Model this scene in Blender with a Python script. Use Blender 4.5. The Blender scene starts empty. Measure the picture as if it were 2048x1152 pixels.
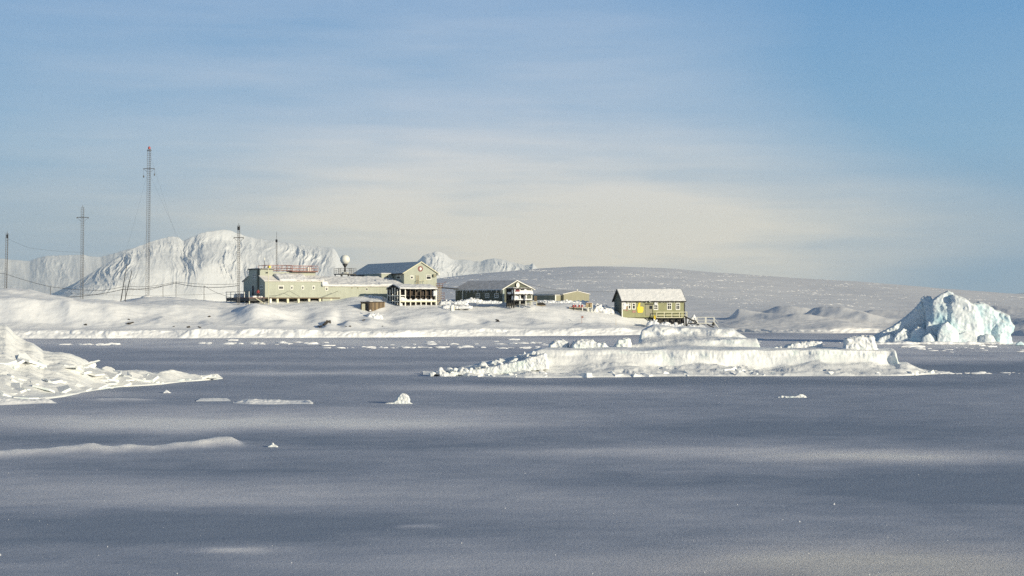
import bpy, bmesh, math, random
import numpy as np
from mathutils import Vector, Matrix
from mathutils.bvhtree import BVHTree

random.seed(7)
RNG = np.random.default_rng(11)
SC = bpy.context.scene
COL = SC.collection

# ------------------------------------------------------------------ camera model (metres; camera looks along +Y)
F, CX, HY, CAM_H = 3000.0, 1024.0, 600.0, 7.2

def at(px, py, Y):
    """world point seen at photo pixel (px, py) when it stands Y metres away"""
    return Vector(((px - CX) * Y / F, Y, CAM_H - (py - HY) * Y / F))

def z_of(py, Y):
    return CAM_H - (py - HY) * Y / F

def x_of(px, Y):
    return (px - CX) * Y / F

cam_d = bpy.data.cameras.new('camera')
cam_d.sensor_width = 36.0
cam_d.lens = F / 2048.0 * 36.0
cam_d.shift_y = (HY - 576.0) / 2048.0
cam_d.clip_start = 0.5
cam_d.clip_end = 40000.0
cam = bpy.data.objects.new('camera', cam_d)
cam.location = (0, 0, CAM_H)
cam.rotation_euler = (math.radians(90), 0, 0)
COL.objects.link(cam)
SC.camera = cam

# ------------------------------------------------------------------ noise
_perm = np.random.default_rng(3).permutation(512).astype(np.int64)
_perm = np.concatenate([_perm, _perm, _perm])
_g = np.random.default_rng(5).normal(size=(512, 3))
_g /= np.linalg.norm(_g, axis=1)[:, None]

def noise3(p):
    p = np.asarray(p, float)
    i = np.floor(p).astype(np.int64)
    f = p - i
    u = f * f * f * (f * (f * 6 - 15) + 10)
    r = 0
    for dx in (0, 1):
        for dy in (0, 1):
            for dz in (0, 1):
                h = _perm[_perm[_perm[(i[..., 0] + dx) & 511] + ((i[..., 1] + dy) & 511)] + ((i[..., 2] + dz) & 511)]
                g = _g[h]
                d = g[..., 0] * (f[..., 0] - dx) + g[..., 1] * (f[..., 1] - dy) + g[..., 2] * (f[..., 2] - dz)
                w = (u[..., 0] if dx else 1 - u[..., 0]) * (u[..., 1] if dy else 1 - u[..., 1]) * (u[..., 2] if dz else 1 - u[..., 2])
                r = r + w * d
    return r * 1.6

def fbm(p, octv=4, gain=0.5, lac=2.0):
    p = np.asarray(p, float)
    a, s, t = 1.0, 0, 0
    for k in range(octv):
        s = s + a * noise3(p + 17.3 * k)
        t += a
        p = p * lac
        a *= gain
    return s / t

def ridged(p, octv=4, gain=0.5, lac=2.0):
    p = np.asarray(p, float)
    a, s, t = 1.0, 0, 0
    for k in range(octv):
        s = s + a * (1 - np.abs(noise3(p + 9.1 * k)) * 1.8)
        t += a
        p = p * lac
        a *= gain
    return s / t

def P3(x, y, z=0.0):
    x, y, z = np.broadcast_arrays(x, y, z)
    return np.stack([x, y, z], -1).astype(float)

def lerp_curve(pts, x):
    a = np.array(pts, float)
    return np.interp(x, a[:, 0], a[:, 1])

def smooth_cols(a, sig):
    if sig <= 0:
        return a
    n = int(sig * 3)
    k = np.exp(-0.5 * (np.arange(-n, n + 1) / sig) ** 2)
    k /= k.sum()
    pad = np.pad(a, [(0, 0)] * (a.ndim - 1) + [(n, n)], mode='edge')
    return np.apply_along_axis(lambda r: np.convolve(r, k, 'valid'), -1, pad)

def pchip(Yr, t):
    """monotone cubic through rows Yr (n, cols) at row parameter t (m,)"""
    n = Yr.shape[0]
    d = np.diff(Yr, axis=0)
    m = np.zeros_like(Yr)
    m[0], m[-1] = d[0], d[-1]
    a, b = d[:-1], d[1:]
    same = (a * b) > 0
    den = np.where(np.abs(a + b) < 1e-9, 1, a + b)
    m[1:-1] = np.where(same, 2 * a * b / den, 0)
    i = np.clip(np.floor(t).astype(int), 0, n - 2)
    s = (t - i)[:, None]
    h00 = 2 * s ** 3 - 3 * s ** 2 + 1
    h10 = s ** 3 - 2 * s ** 2 + s
    h01 = -2 * s ** 3 + 3 * s ** 2
    h11 = s ** 3 - s ** 2
    return h00 * Yr[i] + h10 * m[i] + h01 * Yr[i + 1] + h11 * m[i + 1]

# ------------------------------------------------------------------ object helpers
def tag(o, label=None, cat=None, group=None, kind=None):
    if label: o['label'] = label
    if cat: o['category'] = cat
    if group: o['group'] = group
    if kind: o['kind'] = kind
    return o

def thing(name, label, cat, loc=(0, 0, 0), rotz=0.0, group=None):
    o = bpy.data.objects.new(name, None)
    o.empty_display_size = 0.5
    o.location = loc
    o.rotation_euler = (0, 0, rotz)
    COL.objects.link(o)
    return tag(o, label, cat, group)

def link(name, me, mat=None, parent=None, smooth=False):
    if mat is not None:
        for m in (mat if isinstance(mat, (list, tuple)) else [mat]):
            me.materials.append(m)
    if smooth:
        me.polygons.foreach_set('use_smooth', [True] * len(me.polygons))
    o = bpy.data.objects.new(name, me)
    COL.objects.link(o)
    if parent is not None:
        o.parent = parent
    return o

def mesh_np(name, co, quads):
    me = bpy.data.meshes.new(name)
    co = np.ascontiguousarray(co, np.float32)
    quads = np.ascontiguousarray(quads, np.int32)
    k = quads.shape[1]
    me.vertices.add(len(co))
    me.vertices.foreach_set('co', co.ravel())
    me.loops.add(quads.size)
    me.loops.foreach_set('vertex_index', quads.ravel())
    me.polygons.add(len(quads))
    me.polygons.foreach_set('loop_start', np.arange(0, quads.size, k, dtype=np.int32))
    me.update(calc_edges=True)
    me.validate()
    return me

def grid_mesh(name, X, Y, Z):
    nr, nc = X.shape
    idx = np.arange(nr * nc).reshape(nr, nc)
    q = np.stack([idx[:-1, :-1], idx[:-1, 1:], idx[1:, 1:], idx[1:, :-1]], -1).reshape(-1, 4)
    return mesh_np(name, np.stack([X, Y, Z], -1).reshape(-1, 3), q)

class MB:
    """collects simple solids into one mesh"""
    def __init__(self):
        self.v, self.f = [], []
    def add(self, vs, fs):
        b = len(self.v)
        self.v += [tuple(v) for v in vs]
        self.f += [tuple(b + i for i in f) for f in fs]
        return self
    def box(self, x0, x1, y0, y1, z0, z1):
        vs = [(x0, y0, z0), (x1, y0, z0), (x1, y1, z0), (x0, y1, z0), (x0, y0, z1), (x1, y0, z1), (x1, y1, z1), (x0, y1, z1)]
        return self.add(vs, [(0, 3, 2, 1), (4, 5, 6, 7), (0, 1, 5, 4), (1, 2, 6, 5), (2, 3, 7, 6), (3, 0, 4, 7)])
    def prism(self, poly, axis, a, b):
        """poly: 2D points; extruded along axis 'x','y','z' from a to b"""
        def mk(p, t):
            return {'x': (t, p[0], p[1]), 'y': (p[0], t, p[1]), 'z': (p[0], p[1], t)}[axis]
        n = len(poly)
        vs = [mk(p, a) for p in poly] + [mk(p, b) for p in poly]
        fs = [tuple(range(n)), tuple(range(2 * n - 1, n - 1, -1))] + [(i, n + i, n + (i + 1) % n, (i + 1) % n) for i in range(n)]
        return self.add(vs, fs)
    def tube(self, p, q, r, n=6, r2=None):
        p, q = Vector(p), Vector(q)
        d = (q - p)
        if d.length < 1e-6:
            return self
        d.normalize()
        a = d.orthogonal().normalized()
        b = d.cross(a)
        r2 = r if r2 is None else r2
        vs = [p + (a * math.cos(2 * math.pi * i / n) + b * math.sin(2 * math.pi * i / n)) * r for i in range(n)]
        vs += [q + (a * math.cos(2 * math.pi * i / n) + b * math.sin(2 * math.pi * i / n)) * r2 for i in range(n)]
        fs = [tuple(range(n - 1, -1, -1)), tuple(range(n, 2 * n))] + [(i, (i + 1) % n, n + (i + 1) % n, n + i) for i in range(n)]
        return self.add(vs, fs)
    def path(self, pts, r, n=5):
        for a, b in zip(pts[:-1], pts[1:]):
            self.tube(a, b, r, n)
        return self
    def lathe(self, prof, n=20, c=(0, 0, 0)):
        vs, fs = [], []
        for (r, z) in prof:
            for i in range(n):
                t = 2 * math.pi * i / n
                vs.append((c[0] + r * math.cos(t), c[1] + r * math.sin(t), c[2] + z))
        for k in range(len(prof) - 1):
            for i in range(n):
                j = (i + 1) % n
                fs.append((k * n + i, k * n + j, (k + 1) * n + j, (k + 1) * n + i))
        fs.append(tuple(range(n - 1, -1, -1)))
        fs.append(tuple((len(prof) - 1) * n + i for i in range(n)))
        return self.add(vs, fs)
    def build(self, name, mat, parent=None, smooth=False, bevel=0.0):
        me = bpy.data.meshes.new(name)
        me.from_pydata(self.v, [], self.f)
        bm = bmesh.new()
        bm.from_mesh(me)
        bmesh.ops.recalc_face_normals(bm, faces=bm.faces)
        if bevel > 0:
            bmesh.ops.bevel(bm, geom=list(bm.edges), offset=bevel, segments=1, affect='EDGES', profile=0.5)
        bm.to_mesh(me)
        bm.free()
        return link(name, me, mat, parent, smooth)

# ------------------------------------------------------------------ materials
def new_mat(name):
    m = bpy.data.materials.new(name)
    m.use_nodes = True
    nt = m.node_tree
    b = nt.nodes['Principled BSDF']
    return m, nt, b

def N(nt, kind, **kw):
    n = nt.nodes.new(kind)
    for k, v in kw.items():
        if hasattr(n, k):
            setattr(n, k, v)
        else:
            n.inputs[k].default_value = v
    return n

def L(nt, a, b):
    nt.links.new(a, b)

def coords(nt, scale=(1, 1, 1), world=True):
    src = nt.nodes.new('ShaderNodeNewGeometry').outputs['Position'] if world else nt.nodes.new('ShaderNodeTexCoord').outputs['Object']
    mp = nt.nodes.new('ShaderNodeMapping')
    mp.inputs['Scale'].default_value = scale
    L(nt, src, mp.inputs['Vector'])
    return mp.outputs['Vector']

def noise_node(nt, vec, scale, detail=4, rough=0.55):
    n = nt.nodes.new('ShaderNodeTexNoise')
    n.inputs['Scale'].default_value = scale
    n.inputs['Detail'].default_value = detail
    n.inputs['Roughness'].default_value = rough
    L(nt, vec, n.inputs['Vector'])
    return n.outputs['Fac']

def ramp(nt, fac, stops):
    r = nt.nodes.new('ShaderNodeValToRGB')
    el = r.color_ramp.elements
    while len(el) < len(stops):
        el.new(0.5)
    for e, (p, c) in zip(el, stops):
        e.position = p
        e.color = (*c, 1) if len(c) == 3 else c
    L(nt, fac, r.inputs['Fac'])
    return r.outputs['Color']

def math_n(nt, op, a, b=None, clamp=False):
    n = nt.nodes.new('ShaderNodeMath')
    n.operation = op
    n.use_clamp = clamp
    for i, x in enumerate((a, b)):
        if x is None:
            continue
        if isinstance(x, (int, float)):
            n.inputs[i].default_value = x
        else:
            L(nt, x, n.inputs[i])
    return n.outputs[0]

def mix_c(nt, fac, a, b):
    n = nt.nodes.new('ShaderNodeMix')
    n.data_type = 'RGBA'
    for i, x in ((0, fac), (6, a), (7, b)):
        if isinstance(x, (int, float)):
            n.inputs[i].default_value = x
        elif isinstance(x, tuple):
            n.inputs[i].default_value = (*x, 1) if len(x) == 3 else x
        else:
            L(nt, x, n.inputs[i])
    return n.outputs[2]

def bump(nt, bsdf, height, strength=0.5, dist=0.1, prev=None):
    b = nt.nodes.new('ShaderNodeBump')
    b.inputs['Strength'].default_value = strength
    b.inputs['Distance'].default_value = dist
    L(nt, height, b.inputs['Height'])
    if prev is not None:
        L(nt, prev, b.inputs['Normal'])
    if bsdf is not None:
        L(nt, b.outputs['Normal'], bsdf.inputs['Normal'])
    return b.outputs['Normal']

def snow_mat(name, base=(0.84, 0.85, 0.87), var=0.06, scale=0.6, bscale=3.0, bstr=0.4, bdist=0.1, stretch=(1, 1, 1), rough=0.65):
    m, nt, b = new_mat(name)
    v = coords(nt, stretch)
    n1 = noise_node(nt, v, scale, 5)
    c2 = tuple(max(0, c - var * k) for c, k in zip(base, (1.15, 1.0, 0.8)))
    L(nt, ramp(nt, n1, [(0.35, base), (0.7, c2)]), b.inputs['Base Color'])
    b.inputs['Roughness'].default_value = rough
    b.inputs['Specular IOR Level'].default_value = 0.25
    n2 = noise_node(nt, v, bscale, 6, 0.6)
    bump(nt, b, n2, bstr, bdist)
    return m

def flat_mat(name, col, rough=0.6, var=0.12, scale=3.0, stretch=(1, 1, 1), metal=0.0, bstr=0.0, bscale=20.0):
    m, nt, b = new_mat(name)
    v = coords(nt, stretch, world=False)
    n1 = noise_node(nt, v, scale, 5)
    lo = tuple(c * (1 - var) for c in col)
    hi = tuple(min(1, c * (1 + var)) for c in col)
    L(nt, ramp(nt, n1, [(0.3, lo), (0.7, hi)]), b.inputs['Base Color'])
    b.inputs['Roughness'].default_value = rough
    b.inputs['Metallic'].default_value = metal
    if bstr > 0:
        bump(nt, b, noise_node(nt, v, bscale, 4), bstr, 0.02)
    return m

# ------------------------------------------------------------------ sun, sky
SUN_EL, SUN_H = 13.2, Vector((0.83, -0.558, 0)).normalized()
sun_dir = Vector((SUN_H.x * math.cos(math.radians(SUN_EL)), SUN_H.y * math.cos(math.radians(SUN_EL)), math.sin(math.radians(SUN_EL))))
sd = bpy.data.lights.new('sun', 'SUN')
sd.energy = 5.0
sd.angle = math.radians(0.5)
sd.color = (1.0, 0.89, 0.66)
so = bpy.data.objects.new('sun', sd)
so.rotation_euler = sun_dir.to_track_quat('Z', 'Y').to_euler()
so.location = (60, -40, 60)
COL.objects.link(so)

W = bpy.data.worlds.new('World')
SC.world = W
W.use_nodes = True
nt = W.node_tree
bg = nt.nodes['Background']
sky = nt.nodes.new('ShaderNodeTexSky')
sky.sky_type = 'NISHITA'
sky.sun_disc = False
sky.sun_elevation = math.radians(SUN_EL)
sky.sun_rotation = math.atan2(SUN_H.x, SUN_H.y)
sky.air_density = 1.0
sky.dust_density = 0.4
sky.ozone_density = 1.5
tc = nt.nodes.new('ShaderNodeTexCoord')
sep = nt.nodes.new('ShaderNodeSeparateXYZ')
L(nt, tc.outputs['Generated'], sep.inputs[0])
gx, gz = sep.outputs['X'], sep.outputs['Z']
STR = 0.1
bg.inputs['Strength'].default_value = STR
def lin(r, g, b):
    f = lambda c: (c / 12.92 if c <= 0.04045 else ((c + 0.055) / 1.055) ** 2.4)
    return tuple(f(c / 255.0) for c in (r, g, b))
def rad(r, g, b, k=1.0):
    return tuple(c * k / STR for c in lin(r, g, b))
# clear air near the horizon, by height above it
el = math_n(nt, 'MULTIPLY', gz, 4.0, True)          # 0..1 over 0..14.5 degrees
SKY_STOPS = [(0.0, rad(146, 176, 198)), (0.12, rad(140, 175, 202)), (0.40, rad(124, 174, 210)), (0.8, rad(92, 152, 203)), (1.0, rad(78, 138, 196))]
clear = ramp(nt, el, [(p, c) for p, c in SKY_STOPS])
hi = math_n(nt, 'SUBTRACT', gz, 0.20)
hi = math_n(nt, 'MULTIPLY', hi, 4.0, True)
SKY_GAIN = nt.nodes.new('ShaderNodeVectorMath')
SKY_GAIN.operation = 'MULTIPLY'
SKY_GAIN.inputs[1].default_value = (0.50, 0.58, 0.68)
L(nt, sky.outputs['Color'], SKY_GAIN.inputs[0])
base_sky = mix_c(nt, hi, clear, SKY_GAIN.outputs[0])
# thin layered cloud: stretched noise in the direction vector
def wisps(loc, scl, rot, ns, det):
    mp = nt.nodes.new('ShaderNodeMapping')
    mp.inputs['Scale'].default_value = scl
    mp.inputs['Rotation'].default_value = (0, math.radians(rot), 0)
    mp.inputs['Location'].default_value = loc
    L(nt, tc.outputs['Generated'], mp.inputs['Vector'])
    return noise_node(nt, mp.outputs['Vector'], ns, det, 0.5)
c1 = wisps((0, 0, 0), (1.0, 1.0, 3.2), -8, 4.5, 5)
c2 = wisps((3.1, 0.4, 1.7), (1.0, 1.0, 8.0), -7, 7.0, 7)
c3 = wisps((1.3, 2.4, 0.7), (1.0, 1.0, 14.0), -4, 12.0, 6)
def blob(cx_, cz_, wx, wz, amp):
    a_ = math_n(nt, 'DIVIDE', math_n(nt, 'SUBTRACT', gx, cx_), wx)
    b_ = math_n(nt, 'DIVIDE', math_n(nt, 'SUBTRACT', gz, cz_), wz)
    q = math_n(nt, 'ADD', math_n(nt, 'MULTIPLY', a_, a_), math_n(nt, 'MULTIPLY', b_, b_))
    return math_n(nt, 'MULTIPLY', math_n(nt, 'EXPONENT', math_n(nt, 'MULTIPLY', q, -0.5)), amp)
veil = math_n(nt, 'ADD', blob(0.07, 0.038, 0.18, 0.044, 0.80), blob(-0.05, 0.115, 0.20, 0.09, 0.46))
veil = math_n(nt, 'SUBTRACT', veil, blob(0.33, 0.12, 0.15, 0.07, 0.35))
veil = math_n(nt, 'SUBTRACT', veil, blob(0.34, 0.012, 0.10, 0.012, 0.30), True)
wob = math_n(nt, 'ADD', math_n(nt, 'MULTIPLY', math_n(nt, 'SUBTRACT', c1, 0.5), 1.1), math_n(nt, 'MULTIPLY', math_n(nt, 'SUBTRACT', c2, 0.5), 1.0))
wob = math_n(nt, 'ADD', wob, math_n(nt, 'MULTIPLY', math_n(nt, 'SUBTRACT', c3, 0.5), 0.45))
m = math_n(nt, 'MULTIPLY', veil, math_n(nt, 'ADD', wob, 1.0))
m = math_n(nt, 'ADD', m, math_n(nt, 'MULTIPLY', wob, 0.07))
lowb = math_n(nt, 'ADD', m, 0.07, True)
cloud_c = ramp(nt, el, [(0.0, rad(252, 240, 216)), (0.2, rad(250, 242, 224)), (0.5, rad(208, 216, 228)), (1.0, rad(186, 202, 226))])
skyc = mix_c(nt, lowb, base_sky, cloud_c)
L(nt, skyc, bg.inputs['Color'])

SC.view_settings.view_transform = 'Standard'
SC.view_settings.look = 'None'
SC.view_settings.exposure = 0.0
SC.view_settings.gamma = 1.0
SC.view_settings.use_curve_mapping = False
SC.render.engine = 'CYCLES'
SC.cycles.max_bounces = 5
SC.cycles.diffuse_bounces = 3
SC.cycles.glossy_bounces = 2
SC.cycles.transmission_bounces = 3
SC.cycles.volume_bounces = 0
SC.cycles.use_denoising = False
SC.cycles.denoiser = 'OPENIMAGEDENOISE'
SC.cycles.denoising_input_passes = 'RGB_ALBEDO_NORMAL'
SC.cycles.denoising_prefilter = 'ACCURATE'
SC.cycles.caustics_reflective = False
SC.cycles.caustics_refractive = False
# ================================================================== SETTING
M_SNOW = snow_mat('snow', base=(0.91, 0.91, 0.91), var=0.05, scale=0.25, bscale=1.6, bstr=0.5, bdist=0.12)
M_FIRN = snow_mat('wind_snow', base=(0.84, 0.825, 0.815), var=0.07, scale=0.05, bscale=0.9, bstr=0.5, bdist=0.15, stretch=(0.5, 1, 1))
M_MOUNT = snow_mat('mountain_snow', base=(0.89, 0.89, 0.89), var=0.05, scale=0.004, bscale=0.015, bstr=0.5, bdist=6.0)

# ---- frozen sea: one sheet to beyond the mountains, finer near the camera
def sea_height(X, Y):
    d = 0.10 * fbm(P3(X / 22, Y / 7), 3) + 0.035 * fbm(P3(X / 3.0, Y / 1.3, 4.2), 3)
    return d * np.clip((Y - 5) / 20, 0, 1) - 0.02

def build_sea():
    rows = np.concatenate([np.linspace(-60, 30, 10)[:-1], 21600.0 / np.linspace(720, 62, 420)[:], [400, 520, 700, 1000, 2000, 4000, 8000, 11700]])
    rows = np.unique(np.round(rows, 3))
    ncol = 520
    Xn = np.linspace(-1, 1, ncol)
    half = np.maximum(60, rows * 0.55 + 20)
    half[rows > 500] = rows[rows > 500] * 0.75
    X = half[:, None] * Xn[None, :]
    Y = np.repeat(rows[:, None], ncol, 1)
    Z = sea_height(X, Y) * (Y < 330) - 0.02 * (Y >= 330)
    PX = CX + F * X / np.maximum(Y, 5.0)
    PY = np.where(Y > 5, HY + 21600.0 / np.maximum(Y, 5.0), 5000)
    dr = np.zeros_like(X)
    for cr, w_up, w_dn, am in (([(-300, 915), (0, 909), (100, 903), (165, 897), (215, 899), (260, 896), (300, 897), (350, 892), (400, 889), (435, 885), (465, 885), (490, 887)], 3.0, 6.0, [(-300, .22), (0, .20), (90, .15), (150, .20), (190, .27), (225, .18), (260, .24), (310, .15), (370, .2), (430, .30), (465, .26), (490, 0)]),
                               ([(150, 799), (190, 799), (300, 799)], 1.2, 2.0, [(150, 0), (200, .14), (270, .14), (310, 0)]),
                               ([(150, 1101), (520, 1097)], 5, 7, [(380, 0), (420, .05), (500, .05), (540, 0)]),
                               ([(700, 1055), (900, 1052)], 5, 5, [(780, 0), (800, .03), (860, .03), (880, 0)])):
        d = PY - lerp_curve(cr, PX) + 1.2 * fbm(P3(X / 1.5, Y / 1.0, 3.), 3)
        dr += lerp_curve(am, PX) * np.exp(-(d / np.where(d < 0, w_up, w_dn)) ** 2) * (1 + .5 * fbm(P3(X / .8, Y / .6, 6.), 3))
    Z = Z + dr
    me = grid_mesh('sea_ice', X, Y, Z)
    # how much thin wind-blown snow lies on the grey ice, patch by patch (a property of the ground, stored on it)
    PX = CX + F * X / np.maximum(Y, 5.0)
    PY = np.where(Y > 5, HY + 21600.0 / np.maximum(Y, 5.0), 5000)
    cov = np.full_like(X, 0.20)
    for cx_, cy_, wx, wy, am in [(420, 838, 620, 20, .66), (760, 846, 240, 8, .25), (1800, 910, 260, 12, .55), (1350, 903, 420, 10, .28), (1780, 1134, 360, 34, .80), (1050, 778, 300, 8, .36),
                                 (620, 746, 420, 5, .38), (600, 726, 500, 4, .22), (300, 985, 460, 26, .28), (450, 1097, 90, 6, .30), (830, 1052, 60, 4, .25), (1000, 1128, 420, 26, .16), (1250, 1010, 500, 40, .10),
                                 (700, 684, 1000, 12, .55), (1900, 690, 320, 22, .42), (1960, 718, 200, 6, .25), (900, 710, 700, 4, .12), (140, 790, 160, 8, .25), (1500, 835, 300, 10, .08),
                                 (1950, 990, 360, 36, -.42), (1450, 765, 560, 9, -.24), (450, 1050, 420, 24, -.36), (1600, 850, 460, 26, -.24), (1950, 735, 200, 8, -.34), (250, 872, 420, 14, -.20), (900, 895, 300, 14, -.14), (350, 935, 350, 14, -.16), (1300, 960, 300, 16, -.22), (250, 1080, 260, 14, -.16)]:
        g = ((PX - cx_ - 40 * fbm(P3(X / 9, Y / 9, 3.), 2)) / wx) ** 2
        h = (PY - cy_) / wy + 1.1 * fbm(P3(X / 14, Y / 20, cx_ * .01), 3)
        cov += am * np.exp(-g) * np.exp(-h * h)
    cov += 0.13 * fbm(P3(X / 15, Y / 9, 2.), 4) + 0.10 * fbm(P3(X / 3.5, Y / 2.2, 7.), 3)
    cov += np.clip(dr * 3.6, 0, .75)
    crust = np.exp(-((PX - 1750) / 480) ** 2 - ((PY - 1140) / 60) ** 2) + .5 * np.exp(-((PX - 1750) / 260) ** 2 - ((PY - 912) / 14) ** 2) + .12
    for nm, arr in (('snow_cover', cov), ('crust', crust)):
        at_ = me.attributes.new(nm, 'FLOAT', 'POINT')
        at_.data.foreach_set('value', np.clip(arr, 0, 1).astype(np.float32).ravel())
    m, nt, b = new_mat('sea_ice')
    v = coords(nt, (1, 1, 1))
    A = nt.nodes.new('ShaderNodeAttribute'); A.attribute_name = 'snow_cover'
    K = nt.nodes.new('ShaderNodeAttribute'); K.attribute_name = 'crust'
    fine = noise_node(nt, v, 7.0, 5, 0.75)
    mid = noise_node(nt, coords(nt, (0.35, 0.7, 1)), 1.0, 5, 0.6)
    s2 = math_n(nt, 'ADD', A.outputs['Fac'], math_n(nt, 'MULTIPLY', math_n(nt, 'SUBTRACT', fine, 0.5), 0.22))
    s2 = math_n(nt, 'ADD', s2, math_n(nt, 'MULTIPLY', math_n(nt, 'SUBTRACT', mid, 0.5), 0.30))
    L(nt, ramp(nt, s2, [(0.02, (0.245, 0.29, 0.375)), (0.22, (0.38, 0.415, 0.50)), (0.5, (0.62, 0.63, 0.69)), (0.85, (0.90, 0.89, 0.89))]), b.inputs['Base Color'])
    b.inputs['Roughness'].default_value = 0.6
    b.inputs['Specular IOR Level'].default_value = 0.2
    g1 = noise_node(nt, v, 4.0, 5, 0.7)
    g2 = noise_node(nt, coords(nt, (1.0, 1.4, 1)), 9.0, 5, 0.75)
    n1 = bump(nt, None, g1, 0.40, 0.05)
    bn = nt.nodes.new('ShaderNodeBump')
    bn.inputs['Distance'].default_value = 0.18
    L(nt, math_n(nt, 'ADD', math_n(nt, 'MULTIPLY', K.outputs['Fac'], 0.75), 0.25, True), bn.inputs['Strength'])
    L(nt, g2, bn.inputs['Height']); L(nt, n1, bn.inputs['Normal'])
    L(nt, bn.outputs['Normal'], b.inputs['Normal'])
    o = link('sea_ice', me, m, smooth=True)
    return tag(o, 'flat frozen sea with grey wind-streaked thin snow', kind='structure')
build_sea()

# ---- the station's island, shaped by rows of height from shore to the back
SHORE = [(-400, 677), (0, 677), (500, 676), (700, 675), (900, 673), (1200, 671), (1400, 668), (1480, 666), (1600, 666)]
def ys(px):
    return 21600.0 / (lerp_curve(SHORE, px) - 600.0)

def build_island():
    px = np.arange(-400, 1530, 1.6)
    Ys = ys(px)
    def row(off, pts):
        o = lerp_curve(off, px) if isinstance(off, list) else off
        Y = Ys + o
        return Y, CAM_H - (lerp_curve(pts, px) - 600) * Y / F
    rows = []
    rows.append((Ys - 0.35, np.full_like(px, -0.4)))
    rows.append((Ys - 0.05, np.full_like(px, 0.05)))
    rows.append(row(1.9, [(-400, 661), (0, 661.5), (300, 661), (500, 658), (620, 658), (680, 663), (780, 660), (900, 660), (1100, 659), (1300, 660), (1400, 664), (1450, 668), (1480, 672), (1530, 680)]))
    rows.append(row(5, [(-400, 658), (0, 658), (300, 658.5), (500, 656.5), (620, 656.5), (680, 661), (780, 658.5), (900, 657.5), (1100, 656), (1300, 657), (1400, 662.5), (1450, 667.5), (1480, 672), (1530, 685)]))
    rows.append(row([(-400, 9), (560, 9), (700, 8), (1480, 8)], [(-400, 650), (0, 649), (100, 651), (150, 649), (250, 651), (300, 648), (350, 651), (400, 651), (460, 650), (506, 648), (560, 648), (600, 653), (640, 654), (672, 656), (700, 650), (735, 652), (800, 651), (850, 650), (905, 648), (960, 652), (1000, 650), (1100, 653), (1200, 654), (1300, 656), (1400, 662), (1450, 667), (1480, 672), (1530, 688)]))
    rows.append(row([(-400, 16), (480, 16.5), (560, 15), (640, 13), (720, 15.5), (775, 15), (850, 13), (1100, 13), (1250, 14), (1480, 15)], [(-400, 600), (0, 598), (20, 597), (80, 601), (130, 598), (148, 603), (180, 605), (215, 604), (258, 612), (290, 616), (330, 617), (345, 616), (400, 622), (440, 629), (470, 623), (490, 612), (506, 607), (530, 611), (547, 617), (565, 626), (581, 635), (600, 641), (615, 641), (630, 634), (650, 631), (668, 632), (676, 638), (690, 635), (710, 634), (740, 630), (770, 632), (800, 630), (850, 628), (905, 627), (950, 630), (1000, 636), (1050, 638), (1100, 642), (1200, 648), (1280, 650), (1340, 652), (1400, 658), (1450, 666), (1480, 672), (1530, 690)]))
    rows.append(row(22, [(-400, 600), (0, 594), (60, 597), (100, 600), (150, 603), (215, 606), (260, 609), (300, 606), (350, 605), (400, 608), (440, 612), (470, 613), (506, 609.5), (530, 609), (560, 613), (600, 612), (700, 611), (740, 612), (770, 615), (873, 613), (905, 618), (950, 617), (1000, 614), (1060, 610.5), (1100, 613), (1150, 620), (1200, 623), (1244, 624.5), (1300, 631), (1330, 638), (1370, 646), (1400, 653), (1450, 664), (1480, 672), (1530, 690)]))
    rows.append(row([(0, 30), (480, 29), (530, 25), (645, 31), (800, 37), (870, 37), (1000, 32), (1200, 30), (1480, 30)],
                    [(-400, 598), (0, 588), (60, 590), (100, 594), (150, 600), (215, 602), (250, 604), (300, 600), (350, 600), (400, 603), (440, 605), (480, 606.5), (530, 607.5), (600, 606.5), (640, 604), (680, 599), (700, 595), (740, 591), (765, 591), (785, 604), (800, 607), (870, 607), (905, 606), (950, 601), (1000, 603), (1050, 605), (1100, 606), (1150, 607), (1200, 614), (1244, 619), (1300, 625), (1370, 638), (1400, 648), (1450, 662), (1480, 672), (1530, 690)]))
    rows.append(row([(0, 38), (480, 38), (645, 44), (870, 50), (1480, 45)],
                    [(-400, 585), (-100, 580), (0, 578.5), (20, 578), (60, 581), (90, 588), (110, 592.5), (140, 597), (165, 599), (200, 600), (230, 603), (250, 601), (275, 596), (305, 593.5), (350, 594.7), (380, 599), (412, 601), (445, 603), (480, 602), (530, 601), (870, 601), (1000, 601), (1100, 602), (1200, 611), (1240, 616), (1300, 623), (1370, 636), (1400, 646), (1450, 660), (1480, 672), (1530, 690)]))
    Yb = Ys + 80
    rows.append((Yb, rows[-1][1] - 4.0))
    rows.append((Ys + 150, np.full_like(px, -3.0)))
    Yr = smooth_cols(np.array([r[0] for r in rows]), 14.0)
    Zr = smooth_cols(np.array([r[1] for r in rows]), 3.2)
    dens = [6, 14, 16, 18, 40, 30, 30, 24, 14, 8]
    t = np.concatenate([np.linspace(i, i + 1, n, endpoint=False) for i, n in enumerate(dens)] + [[len(dens)]])
    Y = pchip(Yr, t)
    Z = pchip(Zr, t)
    tt = np.repeat(t[:, None], len(px), 1)
    X = (px[None, :] - CX) * Y / F
    land = np.clip(Z / 1.2, 0, 1)
    slope = np.clip((tt - 2.8) / 0.6, 0, 1)
    foot = np.clip(1 - np.abs(tt - 1.6) / 1.1, 0, 1)
    Z = Z + land * slope * (0.70 * fbm(P3(X / 11, Y / 7, 1.1), 4) + 0.13 * ridged(P3(X / 2.6 + 0.4 * Y / 2, Y / 1.1, 7.7), 3) * np.clip(fbm(P3(X / 20, Y / 14, 3), 2) + 0.4, 0, 1))
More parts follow.
